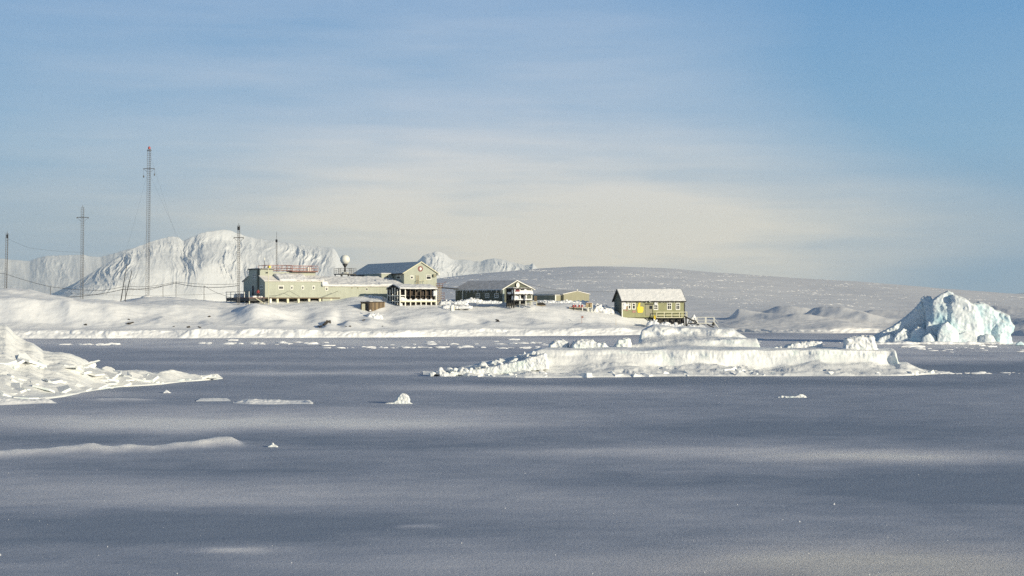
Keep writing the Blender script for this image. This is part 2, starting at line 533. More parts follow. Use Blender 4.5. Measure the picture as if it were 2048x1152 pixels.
    for cp, off, wl, wr, wy, h in ((40, 11, 3, 8, 3, .5), (140, 12, 1.8, 7, 3, .8), (232, 11, 2.5, 8, 3, .7), (325, 10, 1.8, 7, 2.6, .7), (415, 9, 1.8, 6, 2.4, .6), (512, 11, 2.2, 6, 3.5, .9), (575, 8, 1.5, 5, 2.2, .6), (652, 8.5, 1.2, 3.6, 2.4, 1.1), (697, 8.5, 1.0, 3.6, 2.4, .9), (742, 9.5, 1.6, 4.5, 2.5, .8), (820, 9, 2.4, 7, 2.6, .7), (902, 9, 2.0, 8, 2.8, .9), (985, 8, 1.6, 5, 2.2, .8), (1080, 9, 3, 9, 2.8, .6), (1180, 9, 3, 9, 2.8, .6)):
        y0 = 21600.0 / (lerp_curve(SHORE, np.array([cp]))[0] - 600.0) + off
        ddx = X - x_of(cp, y0) - 1.2 * fbm(P3(X / 5, Y / 4, cp * .1), 2)
        ddy = Y - y0 + .35 * ddx
        Z = Z + land * h * np.exp(-(ddx / np.where(ddx < 0, wl, wr)) ** 2) * np.exp(-(ddy / wy) ** 2)
    # broken front of the ice foot
    Y = Y + foot * (0.6 * ridged(P3(X / 2.2, Z / 1.2, 2.0), 3) + 2.2 * fbm(P3(X / 9, 0.0, 5.0), 3))
    Z = Z * (1 + foot * (0.75 * fbm(P3(X / 7.0, tt * .5, 9.0), 3) - .06)) + foot * land * 0.30 * fbm(P3(X / 1.5, tt * 2.5, 9.0), 4)
    me = grid_mesh('snow_shore', X, Y, Z)
    o = link('snow_shore', me, M_SNOW, smooth=True)
    tag(o, 'snow-covered rocky shore and slopes below the station', kind='structure')
    return BVHTree.FromPolygons([v.co.copy() for v in me.vertices], [tuple(p.vertices) for p in me.polygons])
GROUND = build_island()

def ground(x, y, default=0.0):
    h = GROUND.ray_cast(Vector((x, y, 80)), Vector((0, 0, -1)))
    return h[0].z if h[0] else default

def hit(px, py, tree=None):
    d = Vector(((px - CX) / F, 1.0, -(py - HY) / F)).normalized()
    h = (tree or GROUND).ray_cast(Vector((0, 0, CAM_H)), d)
    return h[0]

# ---- the low ice dome behind and to the right
def build_dome():
    px = np.arange(560, 2700, 2.0)
    sh = [(800, 664), (1400, 664), (1480, 664.5), (1560, 666), (1680, 667), (1750, 665), (1900, 668), (2060, 672), (2300, 676), (2700, 676)]
    Ys = 21600.0 / (lerp_curve(sh, px) - 600)
    def row(off, pts):
        Y = Ys + off
        return Y, CAM_H - (lerp_curve(pts, px) - 600) * Y / F
    rows = [(Ys - 0.4, np.full_like(px, -0.4)), (Ys, np.full_like(px, 0.05))]
    rows.append(row(1.0, [(800, 656), (1480, 657), (1560, 659), (1650, 660), (1680, 657), (1760, 657), (1900, 660), (2048, 664), (2700, 668)]))
    rows.append(row(6, [(800, 655), (1440, 655), (1475, 646), (1500, 652), (1560, 655), (1620, 655), (1660, 648), (1700, 647), (1750, 653), (1800, 653), (1900, 656), (1980, 652), (2048, 653), (2200, 660), (2700, 662)]))
    rows.append(row(12, [(800, 650), (1440, 648), (1470, 640), (1482, 637), (1500, 640), (1540, 644), (1575, 640), (1600, 645), (1660, 643), (1690, 642), (1740, 645), (1800, 646), (1900, 648), (1980, 640), (2048, 634), (2200, 645), (2700, 655)]))
    rows.append(row(24, [(800, 636), (1440, 638), (1480, 638), (1540, 634), (1590, 631), (1640, 634), (1680, 637), (1750, 634), (1800, 634), (1900, 635), (2048, 630), (2200, 635), (2700, 650)]))
    rows.append(row(60, [(800, 622), (1400, 624), (1600, 625), (1800, 627), (2000, 622), (2200, 628), (2700, 640)]))
    def crest(Y, pts):
        Yv = np.full_like(px, float(Y))
        return Yv, CAM_H - (lerp_curve(pts, px) - 600) * Yv / F
    rows.append(crest(560, [(560, 604), (700, 598), (800, 590), (900, 580), (1050, 572), (1200, 569), (1400, 575), (1600, 588), (1800, 598), (2000, 606), (2200, 612), (2700, 630)]))
    CR = [(560, 604), (640, 597), (700, 587), (760, 577), (800, 570), (870, 557), (920, 551), (950, 548.5), (1000, 544), (1050, 540.5), (1090, 537.5), (1130, 535.5), (1170, 534), (1210, 533), (1260, 533), (1300, 534.5), (1350, 538.5), (1400, 543), (1450, 547), (1500, 551), (1600, 558.5), (1700, 565), (1800, 572), (1900, 579), (2000, 584.5), (2048, 588), (2200, 600), (2700, 615)]
    rows.append(crest(900, CR))
    Yv = np.full_like(px, 1250.0)
    rows.append((Yv, rows[-1][1] - 9))
    rows.append((Yv + 400, np.full_like(px, -5.0)))
    Yr = smooth_cols(np.array([r[0] for r in rows]), 22.0)
    Zr = np.array([r[1] for r in rows])
    Zr = np.concatenate([smooth_cols(Zr[:3], 8.0), smooth_cols(Zr[3:6], 12.0), smooth_cols(Zr[6:], 20.0)])
    dens = [4, 10, 12, 14, 20, 24, 60, 70, 10, 4]
    t = np.concatenate([np.linspace(i, i + 1, n, endpoint=False) for i, n in enumerate(dens)] + [[len(dens)]])
    Y, Z = pchip(Yr, t), pchip(Zr, t)
    X = (px[None, :] - CX) * Y / F
    tt = np.repeat(t[:, None], len(px), 1)
    land = np.clip(Z / 1.0, 0, 1)
    foot = np.clip(1 - np.abs(tt - 1.6) / 1.0, 0, 1)
    Z = Z + land * (0.25 * fbm(P3(X / 14, Y / 10, 1.7), 4) + 0.18 * fbm(P3(X / 3, Y / 2, 6.7), 3) * (tt < 6) + 1.6 * fbm(P3(X / 95, Y / 160, 3.7), 3) * (tt > 6))
    # drifts along the foot of the hill: gentle to the right, steep on the lee side at the left
    for cp, cY, wl, wr, wy, h in ((1478, 357, 1.6, 5.0, 4.0, 1.9), (1500, 360, 2.0, 6.0, 4.0, .8), (1562, 366, 5.0, 12.0, 4.5, 1.7), (1530, 351, 3.0, 7.0, 3.0, .7), (1640, 351, 2.6, 9.0, 4.0, 1.8), (1690, 346, 3.5, 8.0, 3.5, 1.0), (1600, 345, 2.5, 7.0, 2.5, .6), (1750, 362, 5, 12, 6, 1.2), (1740, 342, 3, 8, 3, .7), (2046, 352, 8.0, 12.0, 5.0, .7), (1990, 360, 5, 9, 5, 1.2)):
        ddx = X - x_of(cp, cY) - 1.5 * fbm(P3(X / 6, Y / 4, cp * .1), 2)
        ddy = Y - cY + 0.5 * ddx
        Z = Z + land * h * 1.25 * np.exp(-(ddx / np.where(ddx < 0, wl, wr)) ** 2) * np.exp(-(ddy / np.where(ddy < 0, wy * .55, wy)) ** 2)
    Y = Y + foot * (0.8 * ridged(P3(X / 2.4, Z, 2.2), 3) + 1.0 * fbm(P3(X / 12, 0.0, 5.5), 3))
    me = grid_mesh('snow_hill', X, Y, Z)
    o = link('snow_hill', me, M_FIRN, smooth=True)
    tag(o, 'low rounded snow hill rising behind the station', kind='structure')
    return BVHTree.FromPolygons([v.co.copy() for v in me.vertices], [tuple(p.vertices) for p in me.polygons])
DOME = build_dome()

# ---- wind-cut snow crests on the dome: small bright ridges nobody could count
def build_sastrugi():
    vs, fs = [], []
    rng = np.random.default_rng(21)
    rows = [541, 546, 551, 556, 560, 564, 569, 574, 578, 583, 588, 593, 598, 604, 611]
    n = 0
    for k in range(9500):
        px = rng.uniform(880, 2300)
        r = rows[rng.integers(len(rows))]
        py = r + 22 * (max(0, px - 1230) / 800) ** 1.1 + rng.normal(0, .55 if rng.random() < .8 else 3)
        py += 3.5 * math.sin(px * 0.011 + r)
        dens = float(fbm(np.array([[px / 60.0, py / 6.0, 0.3]]), 2)[0])
        if dens < rng.uniform(-0.25, 0.45) or (px > 1750 and rng.random() < .35):
            continue
        h = hit(px, py, DOME)
        if h is None or h.y < 410:
            continue
        d = h.y
        w = rng.gamma(1.4, 0.30) * d / 500
        ht = rng.uniform(0.05, 0.17) * d / 600
        dep = rng.uniform(0.4, 0.9)
        p = h
        b = len(vs)
        j = lambda s: float(rng.uniform(-s, s))
        vs += [(p.x - w, p.y, p.z - .1), (p.x - w * .3, p.y - dep * .4 + j(.1), p.z - .1), (p.x + w, p.y + j(.2), p.z - .1), (p.x + j(w * .3), p.y + dep * 1.5, p.z - .1),
               (p.x - w * .45, p.y + .1, p.z + ht * (.6 + j(.2))), (p.x + w * .4, p.y + .1, p.z + ht)]
        fs += [(b, b + 1, b + 4), (b + 1, b + 5, b + 4), (b + 1, b + 2, b + 5), (b + 2, b + 3, b + 5), (b + 3, b + 4, b + 5), (b + 3, b, b + 4)]
        n += 1
    me = bpy.data.meshes.new('wind_crusted_snow')
    me.from_pydata(vs, [], fs)
    o = link('wind_crusted_snow', me, M_FIRN)
    tag(o, 'small sunlit wind crests in rows across the snow hill', kind='stuff')
build_sastrugi()

# ---- mountains far behind
def build_mountain(name, label, crest, Y0, Y1, x0, x1, gully=60.0, seed=0.0, base_py=602, prof=0.75, step=1.1, nrow=150, gw=170.0, skew=None):
    px = np.arange(x0, x1, step)
    cp = smooth_cols(lerp_curve(crest, px), 1.2)
    sk = smooth_cols(lerp_curve(skew, px), 12) if skew else 0 * px
    zc = CAM_H - (cp - 600) * (Y1 + sk) / F
    s = np.linspace(0, 1, nrow)[:, None]
    xw = (px - CX)[None, :] * Y1 / F
    f = s ** prof
    Z = zc[None, :] * f
    Y = Y0 + (Y1 - Y0) * s + sk[None, :] + 0 * Z
    hgt = np.clip(zc[None, :] / 300.0, 0.12, 1.3)
    big = fbm(P3(xw / 520 + .35 * s, s * 1.3, seed + 3), 3)
    warp = 120 * fbm(P3(xw / 220, s * 2.0, seed), 3)
    r1 = ridged(P3((xw + warp) / gw + 0.7 * s, s * 0.9, seed), 3, .55) ** 2
    r2 = ridged(P3((xw + warp * .6) / (gw * .30) - 0.5 * s, s * 1.6, seed + 5), 4, .6, 2.2) ** 2
    r3 = ridged(P3(xw / 45, s * 7, seed + 9), 3)
    env = np.clip(s * 3.0, 0, 1) * np.clip((1 - s) * 5.0 + 0.16, 0, 1)
    var = np.clip(fbm(P3(xw / 300, s * 1.4, seed + 7), 2) * 2.0 + 0.52, 0.22, 1.05)
    Z = Z + hgt * env * gully * (1.0 * big + var * (0.9 * (r1 - .4) + 0.55 * (r2 - 0.4)) + 0.10 * (r3 - .5))
    Y = Y - env * gully * 1.5 * hgt * (0.9 * big + var * ((r1 - .4) + .6 * (r2 - .4)))
    Z = Z + np.clip(s * 1.5 - .3, 0, 1) * (0.016 * zc[None, :] * (ridged(P3(xw / 55, s * 2, seed + 2), 4) - .5))
    Y = Y - env * gully * 1.6 * hgt * (0.9 * big + var * ((r1 - .5) + .7 * (r2 - .5)))
    Z[0] = -15
    # far side
    Yb = Y[-1:] + np.array([[250.], [900.]])
    Zb = np.concatenate([Z[-1:] - 40, np.full_like(Z[-1:], -20)])
    Y = np.concatenate([Y, Yb + 0 * Zb]); Z = np.concatenate([Z, Zb])
    X = (px - CX)[None, :] * Y / F
    o = link(name, grid_mesh(name, X, Y, Z), M_MOUNT, smooth=True)
    return tag(o, label, kind='structure')

MASSIF = [(60, 600), (110, 585), (150, 566), (165, 557), (180, 547), (210, 529), (240, 511), (262, 498), (285, 489), (310, 480), (335, 474), (347, 473), (358, 475), (367, 482), (380, 475), (400, 467), (418, 462), (430, 460), (445, 459), (460, 461), (478, 467), (500, 474), (520, 478), (560, 484), (600, 489), (640, 494), (665, 496), (672, 502), (681, 520), (695, 538), (720, 560), (760, 590), (800, 602)]
build_mountain('mountain_massif', 'broad snow mountain with fluted faces behind the masts', MASSIF, 7150, 7900, 60, 800, gully=17, seed=1.3, skew=[(60, -900), (150, -900), (230, -500), (345, 0), (400, 60), (480, 330), (680, 620), (800, 700)])
LEFT = [(-700, 470), (-450, 492), (-250, 512), (-100, 520), (0, 517), (30, 520), (60, 522), (74, 516), (90, 512), (120, 511), (150, 510), (165, 509), (180, 513), (200, 514), (230, 506), (260, 497), (300, 490), (350, 488), (420, 500), (480, 540), (540, 600)]
build_mountain('mountain_range', 'pale snow mountains fading at the left edge', LEFT, 9300, 10400, -700, 540, gully=7, seed=4.7, gw=330, prof=1.25, skew=[(-700, -600), (0, 0), (540, 500)])
RIGHT = [(740, 602), (780, 572), (810, 540), (826, 529), (836, 522), (846, 511), (860, 506), (872, 503), (882, 504), (892, 509), (902, 518), (915, 520), (930, 519), (945, 522), (960, 523), (975, 519), (988, 517), (1000, 518), (1012, 521), (1030, 526), (1050, 531), (1060, 530), (1066, 526), (1074, 536), (1090, 548), (1140, 575), (1250, 602)]
build_mountain('mountain_ridge', 'pale blue snow ridge behind the main gabled block', RIGHT, 9100, 9800, 740, 1250, gully=13, seed=8.1, gw=140, skew=[(740, -300), (840, -100), (880, 0), (905, 250), (1060, 500), (1250, 600)])
FAR = [(1900, 602), (1960, 596), (2010, 590), (2030, 587.5), (2048, 586), (2080, 584), (2140, 578), (2220, 582), (2400, 590), (2600, 602)]
build_mountain('mountain_coast', 'thin distant dark coast at the right edge', FAR, 9500, 10500, 1900, 2600, gully=25, seed=12.0, step=3.0, nrow=40)

# ---- the air: even thin haze around the whole scene
def build_haze():
    mb = MB().box(-9500, 9500, -120, 11800, -22, 640)
    m = bpy.data.materials.new('haze')
    m.use_nodes = True
    nt = m.node_tree
    nt.nodes.clear()
    out = nt.nodes.new('ShaderNodeOutputMaterial')
    v = nt.nodes.new('ShaderNodeVolumePrincipled')
    v.inputs['Color'].default_value = (0.68, 0.85, 1.0, 1)
    v.inputs['Density'].default_value = 5.4e-5
    L(nt, v.outputs['Volume'], out.inputs['Volume'])
    o = mb.build('haze', m)
    tag(o, 'thin pale blue air between camera and mountains', kind='stuff')
build_haze()
# ================================================================== ICE ON THE FROZEN SEA
def ice_mat(name, white=(0.86, 0.865, 0.86), tint=(0.50, 0.74, 0.80), lo=0.48, hi=0.66, scale=0.35, bscale=3.0, bdist=0.15):
    m, nt, b = new_mat(name)
    v = coords(nt)
    n1 = noise_node(nt, v, scale, 5, 0.6)
    c = ramp(nt, n1, [(lo, white), (hi, tint)])
    geo = nt.nodes.new('ShaderNodeNewGeometry')
    s = nt.nodes.new('ShaderNodeSeparateXYZ')
    L(nt, geo.outputs['True Normal'], s.inputs[0])
    up = math_n(nt, 'MULTIPLY', math_n(nt, 'SUBTRACT', s.outputs['Z'], 0.45), 3.0, True)
    L(nt, mix_c(nt, up, c, white), b.inputs['Base Color'])
    b.inputs['Roughness'].default_value = 0.45
    b.inputs['Specular IOR Level'].default_value = 0.35
    n2 = noise_node(nt, v, bscale, 6, 0.65)
    bump(nt, b, n2, 0.55, bdist)
    return m
M_BLUE = ice_mat('blue_ice', white=(0.80, 0.84, 0.85), tint=(0.50, 0.74, 0.81), lo=0.45, hi=0.68, scale=0.17, bscale=2.0, bdist=0.08)
M_BERG = ice_mat('berg_ice', tint=(0.70, 0.80, 0.76), lo=0.50, hi=0.75, scale=0.5, bscale=2.5, bdist=0.10)
M_RUB = ice_mat('rubble_ice', white=(0.84, 0.845, 0.83), tint=(0.62, 0.74, 0.74), lo=0.45, hi=0.75, scale=0.8, bscale=5.0, bdist=0.06)

def frust(mb, poly, Y0, Y1, shrink=0.0, lean=0.0):
    """a chunk with the given outline, from depth Y0 (front) to Y1 (back); the front face is drawn in by shrink"""
    cx = sum(p[0] for p in poly) / len(poly); cy = sum(p[1] for p in poly) / len(poly)
    Ym = (Y0 + Y1) / 2
    fr = [at(cx + (p[0] - cx) * (1 - shrink) + lean, cy + (p[1] - cy) * (1 - shrink * .8), Y0) for p in poly]
    md = [at(p[0], p[1], Y0 + (Y1 - Y0) * .35) for p in poly]
    bk = [at(cx + (p[0] - cx) * (1 - shrink), cy + (p[1] - cy) * (1 - shrink * .6), Y1) for p in poly]
    n = len(poly)
    fs = [tuple(range(n)), tuple(range(3 * n - 1, 2 * n - 1, -1))]
    for k in (0, 1):
        fs += [(k * n + i, (k + 1) * n + i, (k + 1) * n + (i + 1) % n, k * n + (i + 1) % n) for i in range(n)]
    return mb.add(fr + md + bk, fs)

def facet(mb, start, n, seed, lo=.62, hi=.92, side=.9):
    """shear the chunk added since vertex `start` with n random planes: broad fracture faces"""
    rng = np.random.default_rng(seed)
    vs = mb.v[start:]
    nf = [f for f in mb.f if min(f) >= start]
    mb.f = [f for f in mb.f if min(f) < start]
    mb.v = mb.v[:start]
    bm = bmesh.new()
    bv = [bm.verts.new(v) for v in vs]
    for f in nf:
        try: bm.faces.new([bv[i - start] for i in f])
        except ValueError: pass
    bmesh.ops.recalc_face_normals(bm, faces=bm.faces)
    c = sum((v.co for v in bm.verts), Vector()) / len(bm.verts)
    for k in range(n):
        nr = Vector((rng.uniform(-side, side), -1.0, rng.uniform(-.15, .8))).normalized()
        d = max((v.co - c).dot(nr) for v in bm.verts)
        p = c + nr * d * rng.uniform(lo, hi)
        r = bmesh.ops.bisect_plane(bm, geom=list(bm.verts) + list(bm.edges) + list(bm.faces), plane_co=p, plane_no=nr, clear_outer=True)
        ed = [e for e in r['geom_cut'] if isinstance(e, bmesh.types.BMEdge)]
        if ed:
            bmesh.ops.holes_fill(bm, edges=ed)
    bm.verts.index_update()
    mb.add([v.co.copy() for v in bm.verts], [tuple(v.index for v in f.verts) for f in bm.faces])
    bm.free()
    return mb

def sculpt(mb, voxel, amps, seed=0.0, name='tmp', zmin=None):
    """fuse the chunks, then break the surface up: amps = [(scale_m, amplitude_m, 'r'|'f'), ...]"""
    me = bpy.data.meshes.new(name)
    me.from_pydata(mb.v, [], mb.f)
    bm = bmesh.new(); bm.from_mesh(me)
    bmesh.ops.recalc_face_normals(bm, faces=bm.faces)
    bm.to_mesh(me); bm.free()
    o = bpy.data.objects.new(name, me)
    COL.objects.link(o)
    md = o.modifiers.new('remesh', 'REMESH')
    md.mode = 'VOXEL'; md.voxel_size = voxel
    dg = bpy.context.evaluated_depsgraph_get()
    dg.update()
    ev = o.evaluated_get(dg)
    m2 = bpy.data.meshes.new_from_object(ev)
    bpy.data.objects.remove(o); bpy.data.meshes.remove(me)
    n = len(m2.vertices)
    co = np.empty(n * 3, np.float32); m2.vertices.foreach_get('co', co)
    co = co.reshape(-1, 3).astype(float)
    # soften the blocky union a little
    e = np.empty(len(m2.edges) * 2, np.int32); m2.edges.foreach_get('vertices', e); e = e.reshape(-1, 2)
    deg = np.bincount(e.ravel(), minlength=n)[:, None]
    for _ in range(3):
        acc = np.zeros_like(co)
        np.add.at(acc, e[:, 0], co[e[:, 1]]); np.add.at(acc, e[:, 1], co[e[:, 0]])
        co = 0.5 * co + 0.5 * acc / np.maximum(deg, 1)
    for sc, am, kd in amps:
        m2.vertices.foreach_set('co', co.astype(np.float32).ravel()); m2.update()
        no = np.empty(n * 3, np.float32); m2.vertex_normals.foreach_get('vector', no)
        no = no.reshape(-1, 3).astype(float)
        if kd == 'r':
            d = ridged(co / sc + seed, 3) - 0.55
        elif kd == 'c':                                   # chipped flats
            d = np.round(fbm(co / sc + seed, 2) * 4) / 4.0
        else:
            d = fbm(co / sc + seed, 3)
        co = co + no * (d * am)[:, None]
    if zmin is not None:
        co[:, 2] = np.maximum(co[:, 2], zmin)
    m2.vertices.foreach_set('co', co.astype(np.float32).ravel()); m2.update()
    return m2

def Y_ice(py):
    return 21600.0 / (py - 600.0)

# ---- the tall blue iceberg at the right
def build_blue_berg():
    Y = 250.0
    root = thing('iceberg', 'jagged pale blue iceberg rising in a peak before the snow hill', 'iceberg', at(1890, 686.4, Y))
    inv = Matrix.Translation(-root.location)
    def part(nm, mb, vox, amps, seed, mat):
        me = sculpt(mb, vox, amps, seed, nm, zmin=-0.25)
        me.transform(inv)
        return link(nm, me, mat, root, smooth=True)
    A = [(3.0, 0.42, 'r'), (1.2, 0.19, 'r'), (0.45, 0.10, 'f')]
    def cut(mb, poly, Y0, Y1, sh, n, seed, **k):
        st = len(mb.v)
        frust(mb, poly, Y0, Y1, sh)
        facet(mb, st, n, seed, **k)
    mb = MB()
    cut(mb, [(1851, 690), (1854, 645), (1849, 615), (1842, 598), (1849, 593), (1862, 593), (1876, 640), (1880, 690)], Y - 1.0, Y + 6, 0.05, 5, 1)
    cut(mb, [(1862, 690), (1862, 640), (1866, 600), (1876, 592), (1884, 588), (1896, 582), (1906, 586), (1912, 620), (1916, 690)], Y - 2.6, Y + 7, 0.10, 7, 2)
    cut(mb, [(1898, 690), (1900, 640), (1902, 588), (1920, 594), (1933, 600), (1950, 612), (1964, 640), (1972, 690)], Y - 2.2, Y + 7, 0.06, 6, 3, lo=.86, hi=.97)
    cut(mb, [(1928, 690), (1934, 616), (1948, 606), (1961, 604), (1976, 610), (1988, 620), (1994, 650), (1998, 690)], Y - 1.4, Y + 7.5, 0.05, 6, 4, lo=.88, hi=.98)
    cut(mb, [(1964, 690), (1968, 640), (1978, 624), (1990, 620), (2003, 625), (2008, 690)], Y - 1.9, Y + 6, 0.06, 5, 5, lo=.8)
    cut(mb, [(1992, 690), (1994, 628), (2006, 626), (2018, 632), (2022, 645), (2028, 652), (2025, 663), (2019, 669), (2026, 690)], Y - 2.4, Y + 4, 0.10, 6, 6)
    part('ice_tower', mb, 0.14, A, 2.0, M_BLUE)
    mb = MB()
    cut(mb, [(1738, 690), (1745, 674), (1765, 664), (1785, 653), (1803, 641), (1818, 629), (1832, 616), (1842, 604), (1858, 600), (1862, 690)], Y + 2.2, Y + 8, 0.04, 3, 7, lo=.8)
    cut(mb, [(1752, 690), (1758, 677), (1774, 669), (1786, 672), (1796, 690)], Y - 1.2, Y + 3, 0.1, 4, 8)
    cut(mb, [(1782, 690), (1792, 668), (1806, 657), (1818, 660), (1832, 690)], Y - 1.8, Y + 3, 0.1, 5, 9)
    cut(mb, [(1818, 690), (1824, 664), (1836, 654), (1850, 658), (1866, 690)], Y - 2.6, Y + 3, 0.1, 5, 10)
    part('ice_apron', mb, 0.13, [(1.8, 0.35, 'r'), (0.8, 0.22, 'r'), (0.4, 0.12, 'f')], 5.0, M_BLUE)
    for poly, d0, d1, sd in (([(1872, 690), (1876, 662), (1882, 648), (1894, 643), (1912, 658), (1920, 672), (1914, 690)], -4.4, -0.5, 21),
                             ([(1904, 690), (1912, 672), (1930, 663), (1950, 664), (1964, 676), (1966, 690)], -4.6, 0, 22),
                             ([(1956, 690), (1960, 674), (1973, 667), (1986, 672), (1996, 690)], -5.0, -1, 23),
                             ([(1840, 690), (1846, 674), (1858, 666), (1872, 674), (1878, 690)], -4.2, -1, 24)):
        mb = MB()
        cut(mb, poly, Y + d0, Y + d1, .08, 5, sd)
        part('ice_block', mb, 0.11, [(1.4, 0.16, 'r'), (0.5, 0.07, 'f')], sd * 1.0, M_BLUE)
    mb = MB()
    frust(mb, [(1740, 690), (1745, 686), (1800, 684.5), (1900, 684), (2000, 685), (2030, 690)], Y - 6, Y + 6, 0.05)
    part('ice_foot', mb, 0.16, [(2.5, 0.35, 'f'), (0.8, 0.15, 'f')], 13.0, M_SNOW)
build_blue_berg()

def loft(name, px, rows, dens, mat, smooth=True, disp=None, sm=0.0):
    Yr = np.array([r[0] + 0 * px for r in rows]); Zr = np.array([r[1] + 0 * px for r in rows])
    if sm:
        Yr = smooth_cols(Yr, sm); Zr = smooth_cols(Zr, sm)
    t = np.concatenate([np.linspace(i, i + 1, n, endpoint=False) for i, n in enumerate(dens)] + [[len(dens)]])
    Y, Z = pchip(Yr, t), pchip(Zr, t)
    tt = np.repeat(t[:, None], len(px), 1)
    if disp:
        Y, Z = disp(px, Y, Z, tt)
    X = (px[None, :] - CX) * Y / F
    return grid_mesh(name, X, Y, Z)

# ---- flat-topped iceberg in the middle
BERG_BASE = [(800, 748), (840, 748), (900, 750), (950, 753), (1050, 755), (1180, 754), (1300, 752.5), (1560, 752), (1700, 752), (1800, 751), (1850, 748.5), (1895, 747)]
def build_flat_berg():
    px = np.arange(846, 1900, 1.25)
    Yb = Y_ice(lerp_curve(BERG_BASE, px))
    zz = lambda pts, Y: CAM_H - (lerp_curve(pts, px) - 600) * Y / F
    Yf = Yb + lerp_curve([(806, 1.2), (900, 3.5), (1000, 6), (1780, 6), (1830, 3.5), (1895, 1.2)], px)
    foot = [(806, 747.2), (840, 746.5), (870, 745), (900, 742), (930, 738), (960, 736), (1000, 733), (1040, 731), (1100, 732), (1150, 730), (1185, 727), (1200, 729), (1230, 722), (1265, 724), (1300, 727), (1322, 733), (1345, 731), (1375, 726), (1400, 722), (1450, 729), (1500, 733), (1545, 736), (1570, 729), (1600, 724), (1640, 718), (1670, 722), (1700, 724), (1740, 723), (1780, 727), (1793, 729), (1802, 728), (1815, 728), (1825, 733), (1840, 739), (1865, 744), (1895, 746.6)]
    top = [(806, 747), (840, 746), (870, 744.5), (900, 741), (930, 736), (958, 731), (962, 727), (1000, 722), (1040, 714), (1065, 706), (1082, 702), (1100, 700.5), (1200, 700.5), (1300, 699), (1400, 699.5), (1500, 699), (1600, 700), (1700, 700.5), (1770, 700.5), (1790, 702), (1793, 706), (1796, 727), (1815, 727), (1825, 732.5), (1840, 738.5), (1865, 743.8), (1895, 746.4)]
    rows = [(Yb, zz(BERG_BASE, Yb) * 0 - 0.12), (Yb + 0.35, 0 * Yb + 0.10)]
    rows.append((Yb + (Yf - Yb) * .55, np.maximum(0.12, (zz(foot, Yf)) * 0.45)))
    rows.append((Yf, zz(foot, Yf)))
    run = lerp_curve([(846, .5), (960, 2.2), (1090, 2.6), (1230, 2.2), (1300, 1.0), (1420, .6), (1560, .5), (1793, .5), (1900, .4)], px)
    rows.append((Yf + 0.5 * run, zz(foot, Yf) * .42 + zz(top, Yf + 1) * .58))
    rows.append((Yf + run, zz(top, Yf + .7)))
    T = zz(top, Yf + 0.7)
    wid = lerp_curve([(806, .02), (960, .15), (1040, .4), (1095, 1), (1775, 1), (1796, .4), (1830, .15), (1895, .03)], px)
    low = lambda off, pts: (Yf + run + .1 + (off - .7) * wid, np.maximum(np.minimum(zz(pts, Yf + off), 9), np.minimum(T + .0, zz([(806, 744), (1900, 744)], Yf + off) * 0 + T) * np.clip((20 - off) / 14.0, 0.05, 1)))
    flat = 697.5
    rows.append(low(5.5, [(806, 760), (1060, 760), (1090, flat), (1785, flat), (1797, 760), (1900, 760)]))
    rows.append(low(8.8, [(806, 760), (1080, 760), (1100, 697), (1262, 697), (1285, 695), (1350, 694), (1420, 694), (1480, 696), (1785, 697), (1797, 760), (1900, 760)]))
    rows.append(low(9.7, [(806, 760), (1080, 760), (1100, 696.5), (1240, 696.5), (1262, 691), (1290, 686), (1350, 685), (1420, 682), (1470, 679), (1500, 677.5), (1514, 678), (1521, 697), (1785, 696.7), (1797, 760), (1900, 760)]))
    rows.append(low(13.2, [(806, 760), (1090, 760), (1110, 697), (1262, 697), (1274, 692), (1279, 680), (1284, 677), (1299, 675), (1340, 673), (1421, 672), (1470, 675), (1500, 677.5), (1512, 679), (1521, 697), (1770, 697), (1782, 760), (1900, 760)]))
    rows.append(low(14.2, [(806, 770), (1268, 770), (1275, 694), (1279, 674), (1283, 660.5), (1299, 654), (1306, 652), (1340, 657), (1354, 660), (1369, 658), (1421, 659.5), (1466, 661), (1486, 672), (1498, 680), (1512, 770), (1900, 770)]))
    rows.append(low(17.5, [(806, 780), (1270, 780), (1276, 690), (1279, 675), (1283, 660), (1299, 652), (1306, 649.5), (1338, 654), (1354, 657), (1369, 655), (1421, 656), (1466, 658), (1470, 662), (1486, 671), (1495, 678), (1505, 780), (1900, 780)]))
    rows.append((Yf + run + .2 + 20.3 * wid, np.maximum(rows[-1][1] - 0.9, 0.05)))
    rows.append((Yf + run + .4 + 29 * wid, 0 * Yf - 0.3))
    def disp(px, Y, Z, t):
        X = (px[None, :] - CX) * Y / F
        p = P3(X, Y, Z)
        body = np.clip(Z / 0.5, 0, 1)
        cliff = np.clip(1 - np.abs(t - 4.1) / 1.2, 0, 1)
        apron = np.clip((t - 0.6) / 0.8, 0, 1) * np.clip((3.6 - t) / 0.8, 0, 1)
        Y = Y + cliff * (1.1 * fbm(P3(X / 4.5, Z / 4, 2.2), 3) + 0.13 * ridged(P3(X / 1.3, Z / 3.0, 4.0), 3) * np.clip(.5 + 2 * fbm(P3(X / 6, 0., 3.), 2), 0, 1.3) + 0.10 * fbm(P3(X / .35, Z / .5, 1.), 3))
        Z = Z + body * (0.16 * fbm(P3(X / 2.8, Y / 1.8, 0.), 4) + (t > 4.2) * .22 * fbm(P3(X / 5.5, 0., 4.), 3)) + (t > 5.2) * body * 0.10 * ridged(P3(X / 3.2, Y / 1.8, 5.), 3)
        Z = Z + apron * (0.42 * fbm(P3(X / 3.2, Y / 1.6, 3.), 3) + 0.36 * (ridged(P3(X / 1.4, Y / 0.9, 3.), 3) - .4) * np.clip(fbm(P3(X / 3.5, Y / 2, 9.), 2) * 2.2, 0, 1))
        hump = np.clip((t - 7.2) / .8, 0, 1) * np.clip((11.5 - t), 0, 1)
